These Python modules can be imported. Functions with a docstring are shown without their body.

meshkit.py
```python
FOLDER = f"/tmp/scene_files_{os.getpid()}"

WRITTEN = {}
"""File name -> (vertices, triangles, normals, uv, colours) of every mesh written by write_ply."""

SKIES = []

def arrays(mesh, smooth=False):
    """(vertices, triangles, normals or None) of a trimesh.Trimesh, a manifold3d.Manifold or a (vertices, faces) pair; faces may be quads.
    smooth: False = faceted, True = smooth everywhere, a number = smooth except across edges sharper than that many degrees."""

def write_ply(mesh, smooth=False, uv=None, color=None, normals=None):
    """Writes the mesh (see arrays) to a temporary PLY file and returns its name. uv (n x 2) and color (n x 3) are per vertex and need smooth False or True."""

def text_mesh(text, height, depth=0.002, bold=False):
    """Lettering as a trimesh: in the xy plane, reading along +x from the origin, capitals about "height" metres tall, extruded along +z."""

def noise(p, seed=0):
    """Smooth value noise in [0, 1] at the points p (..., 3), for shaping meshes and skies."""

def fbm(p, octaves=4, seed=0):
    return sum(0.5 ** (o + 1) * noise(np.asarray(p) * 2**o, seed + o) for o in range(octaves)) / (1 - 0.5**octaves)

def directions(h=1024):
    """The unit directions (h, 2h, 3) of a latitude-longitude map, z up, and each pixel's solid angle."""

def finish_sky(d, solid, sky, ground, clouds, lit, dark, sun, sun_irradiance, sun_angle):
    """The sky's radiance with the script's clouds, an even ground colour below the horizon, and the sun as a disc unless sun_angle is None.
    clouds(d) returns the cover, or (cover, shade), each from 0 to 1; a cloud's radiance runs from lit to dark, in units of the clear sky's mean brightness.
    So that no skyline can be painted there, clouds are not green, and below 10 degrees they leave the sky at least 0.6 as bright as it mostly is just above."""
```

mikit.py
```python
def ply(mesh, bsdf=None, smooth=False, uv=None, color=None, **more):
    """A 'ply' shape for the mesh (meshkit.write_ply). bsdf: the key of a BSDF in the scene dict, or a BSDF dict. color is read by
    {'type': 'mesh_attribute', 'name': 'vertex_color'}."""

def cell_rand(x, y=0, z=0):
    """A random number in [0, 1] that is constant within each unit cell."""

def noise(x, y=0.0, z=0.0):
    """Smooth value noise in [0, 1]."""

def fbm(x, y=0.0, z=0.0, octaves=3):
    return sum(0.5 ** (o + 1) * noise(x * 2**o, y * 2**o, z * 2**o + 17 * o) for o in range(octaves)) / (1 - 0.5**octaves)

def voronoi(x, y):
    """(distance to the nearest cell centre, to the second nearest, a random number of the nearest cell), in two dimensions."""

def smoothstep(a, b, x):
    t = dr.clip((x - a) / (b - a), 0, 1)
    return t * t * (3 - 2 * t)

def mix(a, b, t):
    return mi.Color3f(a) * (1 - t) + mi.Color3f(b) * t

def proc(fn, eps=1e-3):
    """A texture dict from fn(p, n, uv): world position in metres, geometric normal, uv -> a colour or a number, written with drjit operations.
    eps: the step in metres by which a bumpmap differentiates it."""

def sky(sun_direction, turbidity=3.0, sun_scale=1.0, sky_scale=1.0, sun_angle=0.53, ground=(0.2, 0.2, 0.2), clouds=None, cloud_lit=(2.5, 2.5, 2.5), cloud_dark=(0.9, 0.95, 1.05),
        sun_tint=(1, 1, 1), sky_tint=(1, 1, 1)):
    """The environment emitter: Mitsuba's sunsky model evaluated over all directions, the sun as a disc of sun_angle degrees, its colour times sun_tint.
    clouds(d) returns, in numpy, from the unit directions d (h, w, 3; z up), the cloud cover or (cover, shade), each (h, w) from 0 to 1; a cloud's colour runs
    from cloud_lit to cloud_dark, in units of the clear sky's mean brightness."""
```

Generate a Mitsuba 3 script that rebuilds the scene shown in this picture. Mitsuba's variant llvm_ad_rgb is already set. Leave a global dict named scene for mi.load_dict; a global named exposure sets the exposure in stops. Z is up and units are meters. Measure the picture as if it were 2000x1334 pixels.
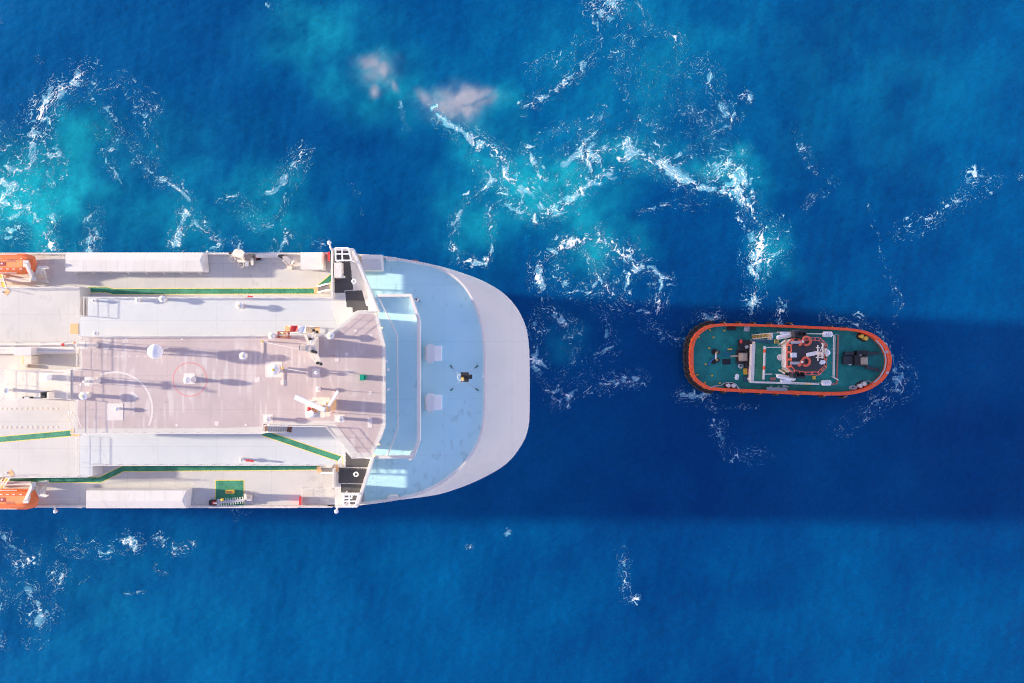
import math
import numpy as np, trimesh, manifold3d, drjit as dr, mitsuba as mi
import shapely.geometry as sg
from shapely.ops import unary_union
import mikit, meshkit
from mikit import noise, fbm, smoothstep, mix, voronoi
T = mi.ScalarTransform4f
scene, labels = {'type': 'scene'}, {}
# ------------------------------------------------------------------ camera, sun and sky, exposure
CAM_Z, FOC = 131.0, 1555.0            # height of the drone, focal length in photograph pixels (2000 wide)
scene['camera'] = {'type': 'perspective', 'fov': 2 * math.degrees(math.atan(1000 / FOC)), 'fov_axis': 'x', 'near_clip': 1.0, 'far_clip': 9000.0,
                   'to_world': T().look_at(origin=[0, 0, CAM_Z], target=[0, 0, 0], up=[0, 1, 0])}
SUN_EL, SUN_AZ = math.radians(14.5), math.radians(4.3)
scene['daylight'] = mikit.sky([-math.cos(SUN_EL) * math.cos(SUN_AZ), math.cos(SUN_EL) * math.sin(SUN_AZ), math.sin(SUN_EL)], turbidity=2.5,
                              sun_scale=1.0, sky_scale=0.95, sun_angle=1.4, sun_tint=(.58, .755, 1.22), sky_tint=(1.5, 1.0, 1.06), ground=(0.01, 0.05, 0.12))
exposure = 3.82
# ------------------------------------------------------------------ helpers
def S(z): return FOC / (CAM_Z - z)
def P(x, y, z): s = S(z); return np.array([(x - 1000) / s, (667 - y) / s, z])      # where a mark of the photograph stands at height z
def P2(pts, z): return [tuple(P(x, y, z)[:2]) for x, y in pts]
def key_of(name):
    if name not in scene and name not in labels: return name
    n = 1
    while f'{name}_{n:03d}' in scene or f'{name}_{n:03d}' in labels: n += 1
    return f'{name}_{n:03d}'
def thing(name, label, cat, group=None):
    k = key_of(name); labels[k] = {'label': label, 'category': cat}
    if group: labels[k]['group'] = group
    return k
def cat_(ms): return ms[0] if len(ms) == 1 else trimesh.util.concatenate(ms)
def add(name, mesh, m, parent=None, label=None, cat=None, group=None, kind=None, smooth=False):
    if isinstance(mesh, list): mesh = cat_(mesh)
    k = key_of(f'{parent}__{name}' if parent else name)
    scene[k] = mikit.ply(mesh, m, smooth=smooth)
    d = {a: b for a, b in (('label', label), ('category', cat), ('group', group), ('kind', kind)) if b}
    if d: labels[k] = d
    return k
def prism_w(poly, z0, z1):
    if not hasattr(poly, 'geom_type'): poly = sg.Polygon(poly)
    if not poly.is_valid: poly = poly.buffer(0)
    out = []
    for g in getattr(poly, 'geoms', [poly]):
        if g.area < 1e-6: continue
        m = trimesh.creation.extrude_polygon(g, z1 - z0, engine='earcut'); m.apply_translation([0, 0, z0]); out.append(m)
    return cat_(out)
def prism(pts, z0, z1): return prism_w(P2(pts, z1), z0, z1)               # outline read at the height of its top
def rect(x0, y0, x1, y1): return [(x0, y0), (x1, y0), (x1, y1), (x0, y1)]
def box(x0, y0, x1, y1, z0, z1): return prism(rect(x0, y0, x1, y1), z0, z1)
def beam(a, b, w, h=None):
    """a square bar from a to b"""
    a, b, h = np.asarray(a, float), np.asarray(b, float), h or w
    d = b - a; L = np.linalg.norm(d); d = d / L
    u = np.cross(d, [0, 0, 1.0]); u = np.array([1.0, 0, 0]) if np.linalg.norm(u) < 1e-3 else u / np.linalg.norm(u)
    v = np.cross(u, d); m = trimesh.creation.box([w, h, L]); M = np.eye(4)
    M[:3, 0], M[:3, 1], M[:3, 2], M[:3, 3] = u, -v, d, (a + b) / 2
    if np.linalg.det(M[:3, :3]) < 0: M[:3, 1] *= -1
    return m.apply_transform(M)
def rod(a, b, r, n=8, r2=None):
    a, b = np.asarray(a, float), np.asarray(b, float)
    d = b - a; L = np.linalg.norm(d)
    m = trimesh.creation.revolve([[0, 0], [r, 0], [r if r2 is None else r2, L], [0, L]], sections=n)
    return m.apply_transform(trimesh.geometry.align_vectors([0, 0, 1], d / L)).apply_translation(a)
def pipe(pts, r, n=8):
    pts = [np.asarray(p, float) for p in pts]
    out = [rod(a, b, r, n) for a, b in zip(pts, pts[1:])]
    for p in pts[1:-1]: out.append(trimesh.creation.icosphere(subdivisions=1, radius=r * 1.02).apply_translation(p))
    return cat_(out)
def lathe(prof, c, n=20): return trimesh.creation.revolve(prof, sections=n).apply_translation(c)
def ball(c, r, sub=2, sc=(1, 1, 1)):
    m = trimesh.creation.icosphere(subdivisions=sub, radius=r); m.apply_scale(sc); return m.apply_translation(c)
def hull(pts): return trimesh.Trimesh(np.asarray(pts, float)).convex_hull if False else trimesh.convex.convex_hull(np.asarray(pts, float))
def ring(c, r0, r1, z0, z1, a0=0, a1=360, n=48):
    t = np.radians(np.linspace(a0, a1, n)); o = [(c[0] + r1 * math.cos(a), c[1] + r1 * math.sin(a)) for a in t]
    i = [(c[0] + r0 * math.cos(a), c[1] + r0 * math.sin(a)) for a in t]
    if a1 - a0 >= 360: return prism_w(sg.Polygon(o[:-1], [i[:-1]]), z0, z1)
    return prism_w(sg.Polygon(o + i[::-1]), z0, z1)
def railing(path, z, h=1.0, gap=1.7, bars=3):
    """posts and bars along a line of the photograph at deck height z"""
    w = [P(x, y, z) for x, y in path]; out = []
    for a, b in zip(w, w[1:]):
        L = np.linalg.norm(b - a); n = max(1, round(L / gap)); up = np.array([0, 0, 1.0])
        for i in range(n + 1): p = a + (b - a) * i / n; out.append(beam(p, p + up * h, .04))
        for k in range(bars): q = up * h * (k + 1) / bars; out.append(beam(a + q, b + q, .07 if k == bars - 1 else .03, .03 if k == bars - 1 else .018))
    return cat_(out)
def strip(path, half, z, side=0):
    """a flat band along a line of the photograph, as a polygon in metres at height z"""
    return sg.LineString(P2(path, z)).buffer(half, cap_style=2, join_style=2)
# ------------------------------------------------------------------ materials
def bsdf(key, color, rough=.5, metal=0., spec=.5, bump=None, **more):
    c = color if isinstance(color, dict) else {'type': 'rgb', 'value': list(color)}
    b = {'type': 'principled', 'base_color': c, 'roughness': rough, 'metallic': metal, 'specular': spec, **more}
    if bump: b = {'type': 'bumpmap', 'arbitrary': mikit.proc(bump[0], bump[1]), 'scale': bump[2], 'bsdf': b}
    scene[key] = {'type': 'twosided', 'bsdf': b}
def seams(p, sx, sy, w=.035):
    fx, fy = dr.abs(p.x / sx - dr.round(p.x / sx)) * sx, dr.abs(p.y / sy - dr.round(p.y / sy)) * sy
    return dr.maximum(1 - smoothstep(w * .4, w * 1.6, fx), 1 - smoothstep(w * .4, w * 1.6, fy))
def worn(light, dark, sx, sy, stain=.25, streak=0.):
    def fn(p, n, uv):
        big = fbm(p.x * .35, p.y * .35, 3.0, 4); spot = fbm(p.x * 1.7 + 11, p.y * 1.1, 7.0, 4) * (.55 + .7 * fbm(p.x * .12, p.y * .12, 2.0, 2)); fine = fbm(p.x * 5, p.y * 5, 1.0, 2)
        c = mix(light, dark, smoothstep(.35, .75, big) * .55 + (fine - .5) * .25)
        c = c * (1 - stain * smoothstep(.60, .78, spot))
        if streak: c = mix(c, (.62, .56, .54), streak * smoothstep(.55, .8, noise(p.x * 3.2, p.y * .5, 2.0)) * smoothstep(.35, .7, fbm(p.x * .3, p.y * .4, 9.0, 3)))
        return c * (1 - .10 * seams(p, sx, sy))
    return mikit.proc(fn)
bsdf('white_deck', worn((.585, .555, .52), (.51, .485, .46), 6.1, 3.3, .10), .6)
bsdf('pale_deck', worn((.58, .60, .61), (.53, .56, .58), 7.3, 2.6, .06), .55)
bsdf('brown_deck', worn((.50, .41, .40), (.42, .345, .335), 5.2, 4.1, .14, .6), .6)
bsdf('shade_blue_deck', worn((.51, .79, .85), (.45, .74, .82), 8.6, 7.2, .14), .5)  # white deck whose blue shade is put into the base colour
bsdf('white_paint', worn((.72, .68, .63), (.66, .61, .55), 2.4, 50., .06), .4)
bsdf('hull_paint', worn((.79, .735, .64), (.76, .705, .61), 9.0, 90., .03), .35)
bsdf('cream_paint', worn((.78, .69, .58), (.72, .63, .52), 40., 40., .10), .45)
bsdf('black_deck', worn((.085, .08, .08), (.06, .057, .058), 2.2, 2.0, .2), .7)
def green_fn(p, n, uv):
    f = fbm(p.x * 1.3, p.y * 1.3, 0.0, 4); s = fbm(p.x * 7, p.y * 7, 4.0, 2)
    return mix((.03, .20, .115), (.055, .27, .16), smoothstep(.3, .75, f)) * (.85 + .3 * s)
bsdf('green_deck', mikit.proc(green_fn), .6)
def tug_green_fn(p, n, uv):
    f = fbm(p.x * .9, p.y * .9, 0.0, 4); s = fbm(p.x * 9, p.y * 9, 4.0, 2)
    return mix((.004, .19, .175), (.010, .26, .225), smoothstep(.3, .75, f)) * (.75 + .5 * s)
bsdf('tug_green', mikit.proc(tug_green_fn), .6)
def orange_fn(p, n, uv):
    f = fbm(p.x * 1.1, p.y * 1.1, p.z, 4); s = fbm(p.x * 6, p.y * 6, p.z, 2)
    return mix((.94, .115, .03), (.84, .09, .025), smoothstep(.45, .8, f) * .7 + (s - .5) * .3)
bsdf('tug_orange', mikit.proc(orange_fn), .45)
bsdf('boat_orange', (.82, .19, .05), .35); bsdf('boat_canopy', (.88, .30, .11), .4); bsdf('boat_dark', (.45, .07, .05), .4)
bsdf('yellow', (.80, .50, .06), .5); bsdf('line_yellow', (.80, .62, .12), .6); bsdf('peach', (.78, .46, .22), .55); bsdf('socket_peach', (.70, .54, .42), .6); bsdf('tread_grey', (.22, .20, .20), .6); bsdf('house_red', (.66, .13, .075), .45)
bsdf('red', (.62, .05, .05), .45); bsdf('rust_red', (.40, .13, .10), .6); bsdf('pink_line', (.62, .22, .22), .6)
bsdf('black', (.02, .02, .022), .6); bsdf('rubber', (.022, .022, .025), .8); bsdf('steel', (.32, .33, .35), .45, .3)
bsdf('dark_steel', (.05, .052, .06), .5, .2); bsdf('grey_paint', (.42, .42, .45), .5); bsdf('white_mark', (.66, .60, .57), .6)
bsdf('glass_dark', (.03, .05, .06), .08, 0, .8); bsdf('rope_tan', (.42, .34, .26), .8); bsdf('rope_blue', (.05, .22, .42), .8); bsdf('rope_white', (.62, .62, .62), .8)
bsdf('white_gloss', (.80, .80, .80), .25); bsdf('green_light', (.01, .30, .18), .35); bsdf('skin', (.45, .28, .19), .6); bsdf('hair', (.015, .013, .012), .7)
bsdf('cloth_white', (.74, .74, .74), .8); bsdf('cloth_dark', (.02, .022, .03), .8); bsdf('brown_grate', (.20, .10, .06), .6); bsdf('stair_dark', (.10, .10, .12), .6)
bsdf('tarp_white', (.70, .74, .80), .6); bsdf('ladder_blue', (.03, .09, .14), .5)
# ------------------------------------------------------------------ the sea
CYAN = [(250, 330, 190, 110, .22), (40, 400, 150, 110, .9), (150, 285, 75, 70, .6), (20, 470, 120, 60, .5), (515, 405, 95, 75, .45), (330, 430, 170, 90, .25), (1060, 375, 115, 75, .95), (985, 300, 90, 60, .5),
        (1200, 300, 130, 60, .4), (1420, 335, 60, 50, .75), (1500, 480, 42, 60, .55), (1150, 485, 75, 55, .55), (1260, 120, 240, 170, .22), (740, 150, 100, 75, .5),
        (895, 215, 110, 65, .55), (615, 60, 90, 80, .35), (930, 440, 80, 80, .42), (1110, 430, 90, 60, .4), (1215, 300, 40, 30, .6), (1340, 350, 90, 30, .35), (150, 400, 120, 120, .3), (1120, 665, 30, 40, .2), (1700, 150, 330, 220, .10), (200, 1180, 260, 120, .10)]
PINK = [(888, 200, 66, 38, .66), (737, 132, 44, 38, .52), (722, 115, 30, 20, .8), (750, 132, 20, 22, .75), (728, 176, 16, 16, .7), (775, 160, 10, 16, .5), (828, 190, 16, 26, .5), (858, 206, 26, 22, .7), (915, 182, 34, 22, .95), (925, 212, 28, 18, .9), (885, 222, 22, 16, .6), (948, 200, 16, 16, .5)]
TONE = [(120, 60, 420, 190, .75), (330, 1230, 520, 190, .75), (1250, 160, 420, 260, .45), (830, 1150, 300, 120, .35), (1800, 160, 260, 160, .5), (240, 420, 330, 140, .5), (1500, 1230, 300, 90, .25)]   # broad lighter reaches of the sea
def blobs(p, table, warp):
    wx, wy = p.x + warp * (fbm(p.x * .16, p.y * .16, 5.0, 3) - .5), p.y + warp * (fbm(p.x * .16 + 31, p.y * .16, 9.0, 3) - .5)
    s = S(0); t = mi.Float(0)
    for x, y, rx, ry, k in table:
        t = dr.maximum(t, k * dr.exp(-dr.square((wx - (x - 1000) / s) * s / rx) - dr.square((wy - (667 - y) / s) * s / ry)))
    return t
def water_fn(p, n, uv):
    big = fbm(p.x * .035, p.y * .035, 2.0, 4); mid = fbm(p.x * .22, p.y * .22, 6.0, 4); fine = noise(p.x * 5.3, p.y * 5.3, 1.0) * .6 + noise(p.x * 2.1, p.y * 2.1, 4.0) * .4
    c = mix((.0, .050, .185), (.0, .104, .285), smoothstep(.3, .7, big) * .40 + blobs(p, TONE, 14.0) * .75 + (mid - .5) * .40)
    air = blobs(p, CYAN, 9.0) * (.55 + .9 * smoothstep(.25, .75, mid))
    c = mix(c, (.008, .36, .45), dr.clip(air, 0, .95))
    c = c * (.85 + .30 * fine)
    puff = 1.15 * blobs(p, PINK, 4.5) * (.50 + .85 * fbm(p.x * .55, p.y * .55, 3.0, 4))
    return mix(c, (.39, .385, .43), .78 * smoothstep(.04, .95, puff))
scene['sea_water'] = {'type': 'principled', 'base_color': mikit.proc(water_fn), 'roughness': .16, 'specular': .12}
def wave_height(x, y):
    h = np.zeros_like(x); rng = np.random.default_rng(4)
    for L, a, n in ((24, .15, 3), (11, .05, 3), (5.0, .024, 5), (2.2, .014, 7), (1.1, .008, 7)):
        for _ in range(n):
            th = rng.normal(-.9, .75); k = 2 * np.pi / (L * rng.uniform(.75, 1.3)); ph = rng.uniform(0, 6.28)
            h += a / math.sqrt(n) * np.sin(k * (x * math.cos(th) + y * math.sin(th)) + ph + 2.2 * np.sin(.07 * x + ph) + 1.7 * np.sin(.09 * y - ph))
    q = np.stack([x * .9, y * .9, x * 0], -1)
    return h + .02 * (meshkit.fbm(q, 3, 5) - .5)
def sea():
    def axis(a, step):
        out = a * 1.06 ** np.arange(1, 75); out = a + (out - a) * 1.0
        return np.concatenate([-out[::-1], np.arange(-a, a + .01, step), out])
    xs, ys = axis(90, .36), axis(63, .36)
    X, Y = np.meshgrid(xs, ys); fade = np.clip((110 - np.abs(X)) / 20, 0, 1) * np.clip((83 - np.abs(Y)) / 20, 0, 1)
    Z = wave_height(X, Y) * fade
    v = np.stack([X, Y, Z], -1).reshape(-1, 3); w = len(xs); i = np.arange(len(ys) - 1)[:, None] * w + np.arange(w - 1)
    f = np.stack([i, i + 1, i + 1 + w, i + w], -1).reshape(-1, 4)
    scene['water'] = mikit.ply((v, f), 'sea_water', smooth=True)
    labels['water'] = {'label': 'deep blue sea with turquoise churned patches and fine ripples', 'category': 'sea', 'kind': 'structure'}
sea()
FOAM = [  # line in the photograph, width in pixels, strength
    ([(160, 145), (120, 175), (85, 215), (68, 250), (62, 300)], 15, 1.0), ([(125, 170), (150, 150), (185, 165)], 10, .8), ([(85, 225), (60, 260), (75, 300), (110, 300)], 13, 1.0),
    ([(0, 255), (20, 275), (10, 292)], 11, .8), ([(0, 330), (40, 325), (70, 305)], 9, .9), ([(0, 350), (60, 370), (95, 395), (105, 430), (95, 460), (105, 475)], 8, .9),
    ([(0, 400), (50, 405), (80, 425), (100, 445)], 9, 1.0), ([(0, 440), (40, 420), (62, 400)], 9, .9), ([(20, 360), (5, 400), (0, 440), (20, 455), (45, 440)], 9, .9), ([(180, 420), (185, 450), (170, 490)], 8, 1.0),
    ([(85, 455), (110, 490), (130, 495)], 9, 1.0), ([(110, 320), (125, 345), (70, 372)], 5, .7), ([(65, 355), (62, 372)], 5, .6), ([(205, 300), (230, 340), (245, 365)], 6, .7), ([(275, 310), (300, 345), (340, 365), (370, 385), (360, 420), (345, 480)], 8, .9),
    ([(125, 180), (230, 165), (300, 210)], 26, .42), ([(275, 210), (285, 260), (300, 320)], 17, .45), ([(215, 215), (235, 250), (220, 290)], 10, .55), ([(430, 390), (470, 385), (500, 410)], 6, .7), ([(520, 380), (555, 360), (590, 300)], 14, .6),
    ([(555, 380), (550, 430)], 5, .6), ([(380, 430), (410, 450), (425, 480), (400, 490)], 7, .8), ([(380, 430), (360, 455), (345, 480)], 6, .7), ([(540, 490), (560, 470), (565, 482)], 9, 1.0), ([(455, 470), (470, 490)], 7, .8), ([(600, 470), (640, 480)], 6, .6),
    ([(10, 1050), (40, 1075), (70, 1090), (30, 1100)], 12, .62), ([(130, 1052), (152, 1075)], 8, .8), ([(122, 1062), (135, 1078), (165, 1080)], 6, .75), ([(190, 1072), (208, 1080), (212, 1068)], 7, 1.0), ([(235, 1060), (252, 1055), (268, 1062)], 9, .9), ([(305, 1052), (322, 1060)], 6, .7),
    ([(340, 1072), (362, 1070), (378, 1058)], 5, 1.0), ([(108, 1118), (114, 1142), (128, 1122)], 8, .9), ([(62, 1165), (75, 1185), (88, 1195), (75, 1205)], 13, 1.1), ([(62, 1252), (76, 1250)], 9, .7), ([(248, 1157), (262, 1162), (276, 1166)], 3.5, 1.0), ([(305, 1112), (325, 1122)], 4, .7),
    ([(0, 1150), (8, 1160)], 8, .9), ([(0, 1182), (4, 1190)], 6, .8), ([(35, 1180), (52, 1200)], 5, .6), ([(0, 1255), (12, 1265)], 6, .6), ([(0, 1235), (3, 1250)], 6, .8), ([(165, 1135), (172, 1128)], 5, .6),
    ([(850, 210), (880, 245), (920, 265), (960, 285), (985, 310)], 9, 1.0), ([(905, 258), (935, 285)], 9, .8), ([(985, 340), (945, 365), (905, 400), (888, 440), (885, 480), (890, 510), (950, 515), (958, 480), (958, 440), (962, 400)], 5, 1.0),
    ([(985, 340), (1010, 360), (1040, 385), (1060, 410), (1100, 400), (1130, 370)], 13, .95), ([(1000, 375), (990, 400), (1010, 415), (1060, 418), (1090, 405)], 8, .9), ([(1005, 345), (1025, 375), (1015, 400)], 8, .9), ([(1030, 290), (1060, 340), (1075, 355)], 8, .85),
    ([(1100, 320), (1130, 300), (1170, 300), (1200, 290), (1225, 275), (1235, 300), (1215, 315)], 13, 1.0), ([(1085, 340), (1130, 370), (1170, 350), (1210, 320)], 8, .85), ([(1150, 310), (1160, 340)], 7, .8), ([(985, 310), (995, 335)], 6, .8),
    ([(1235, 295), (1290, 320), (1340, 350), (1370, 368), (1420, 372), (1445, 365)], 12, 1.0), ([(1392, 352), (1402, 330), (1428, 320), (1450, 335), (1452, 362), (1430, 374)], 8, 1.5), ([(1395, 345), (1418, 336), (1434, 346), (1432, 362), (1415, 366)], 8, 1.4), ([(1375, 362), (1400, 372), (1440, 374)], 7, 1.2), ([(1440, 330), (1462, 350), (1470, 380)], 8, .9), ([(1450, 375), (1480, 430), (1490, 450), (1480, 490), (1470, 520), (1472, 560), (1467, 610)], 9, 1.0),
    ([(1490, 452), (1484, 490), (1480, 510)], 13, 1.4), ([(1490, 450), (1520, 460), (1530, 490), (1500, 510)], 10, .85), ([(1200, 0), (1165, 20), (1165, 50), (1175, 90), (1140, 130), (1090, 170), (1060, 190), (1022, 210)], 7, .9), ([(1165, 10), (1190, 30), (1210, 0)], 13, .9),
    ([(1240, 0), (1270, 60), (1310, 60), (1330, 90)], 10, .5), ([(1320, 150), (1380, 130), (1390, 180), (1420, 220)], 20, .5), ([(1150, 230), (1180, 220), (1160, 260), (1130, 290)], 8, .65), ([(1200, 60), (1250, 170), (1300, 290)], 55, .36), ([(1300, 160), (1360, 230), (1420, 300)], 50, .40),
    ([(1380, 260), (1430, 250), (1440, 220)], 10, .55), ([(1455, 182), (1468, 190)], 4, .9), ([(1560, 250), (1590, 330), (1640, 345), (1560, 420)], 16, .33), ([(1380, 400), (1300, 400), (1250, 410)], 6, .5), ([(1440, 420), (1452, 440)], 4, .9), ([(1020, 300), (1080, 250), (1130, 240)], 20, .35),
    ([(1055, 555), (1055, 520), (1075, 495), (1110, 475), (1150, 462), (1190, 475), (1225, 500), (1245, 520), (1265, 525), (1290, 545), (1293, 570), (1280, 610)], 8, 1.5), ([(1225, 540), (1215, 585), (1240, 605), (1275, 612)], 6, 1.1), ([(1105, 482), (1150, 462), (1185, 478)], 11, 1.2), ([(1140, 480), (1160, 520), (1175, 550), (1200, 590), (1215, 610), (1240, 605), (1270, 615)], 8, .85),
    ([(1225, 540), (1215, 570), (1200, 590)], 6, .8), ([(1165, 540), (1150, 570), (1110, 575)], 7, .75), ([(1090, 500), (1080, 540), (1105, 555)], 8, .8), ([(1055, 555), (1060, 600), (1090, 615), (1110, 640), (1115, 670)], 8, .85), ([(1190, 620), (1185, 660), (1200, 680), (1160, 700)], 8, .75), ([(1265, 640), (1300, 655), (1340, 660)], 9, .65),
    ([(1045, 640), (1050, 660), (1040, 700), (1060, 715)], 10, .85), ([(1040, 720), (1070, 760), (1090, 780), (1140, 750), (1180, 745), (1250, 740)], 10, .8), ([(1100, 750), (1080, 780)], 10, .85), ([(1760, 450), (1810, 430), (1850, 405), (1900, 380), (1940, 350)], 14, .5), ([(1895, 350), (1940, 350)], 12, .6), ([(1984, 345), (1989, 346)], 3, 1.0), ([(1230, 480), (1250, 510)], 12, .6),
    ([(1700, 640), (1722, 652), (1735, 672), (1746, 695), (1747, 725)], 5, .9), ([(1755, 705), (1770, 720), (1765, 760), (1752, 745)], 12, .75), ([(1750, 760), (1700, 795), (1640, 840)], 12, .6), ([(1345, 640), (1375, 622), (1397, 618)], 9, .85), ([(1335, 770), (1375, 778), (1385, 768)], 9, .85),
    ([(1524, 595), (1520, 632)], 6, 1.1), ([(1620, 620), (1680, 632)], 9, .7), ([(1400, 830), (1430, 890), (1490, 890)], 14, .45), ([(462, 1008), (480, 998)], 7, .75), ([(985, 1044), (995, 1042)], 4, .6), ([(915, 1066), (925, 1062)], 4, .6), ([(1220, 1080), (1215, 1150), (1222, 1165)], 8, .55), ([(1225, 1185), (1245, 1165)], 4, 1.0),
    ([(880, 260), (915, 300), (925, 340)], 5, .5), ([(935, 320), (965, 360), (1000, 372)], 6, .55), ([(1040, 350), (1075, 385), (1090, 410)], 8, .6), ([(1120, 330), (1160, 355), (1200, 345)], 7, .6), ([(1015, 420), (1060, 428), (1110, 412)], 6, .6), ([(1130, 240), (1140, 280), (1150, 310)], 9, .5), ([(1250, 200), (1320, 240), (1400, 260)], 40, .36), ([(1150, 60), (1110, 110), (1040, 140)], 30, .3), ([(1280, 320), (1340, 300), (1390, 290)], 16, .5), ([(1330, 340), (1400, 385)], 8, .7), ([(1460, 400), (1500, 430), (1525, 440)], 12, .5), ([(1140, 500), (1180, 530), (1220, 560)], 12, .45), ([(1090, 560), (1140, 590), (1190, 600)], 12, .4), ([(1130, 640), (1120, 700), (1090, 730)], 10, .45), ([(1180, 690), (1150, 720), (1130, 740)], 8, .5), ([(30, 300), (60, 330), (100, 340)], 12, .5), ([(10, 470), (60, 460), (90, 480)], 10, .55), ([(180, 250), (240, 270), (290, 300)], 22, .32), ([(460, 410), (500, 440), (540, 430)], 12, .45), ([(1740, 640), (1760, 600), (1745, 540)], 5, .3), ([(1360, 790), (1420, 800), (1480, 790)], 10, .3), ([(1650, 850), (1720, 810)], 8, .35),
    ([(1700, 400), (1720, 480), (1740, 560), (1752, 640)], 5, .35), ([(690, 360), (710, 420)], 8, .4), ([(780, 200), (795, 250)], 6, .5), ([(530, 5), (555, 30)], 8, .4), ([(0, 60), (30, 0)], 10, .25), ([(75, 115), (82, 122)], 4, .8)]
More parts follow.
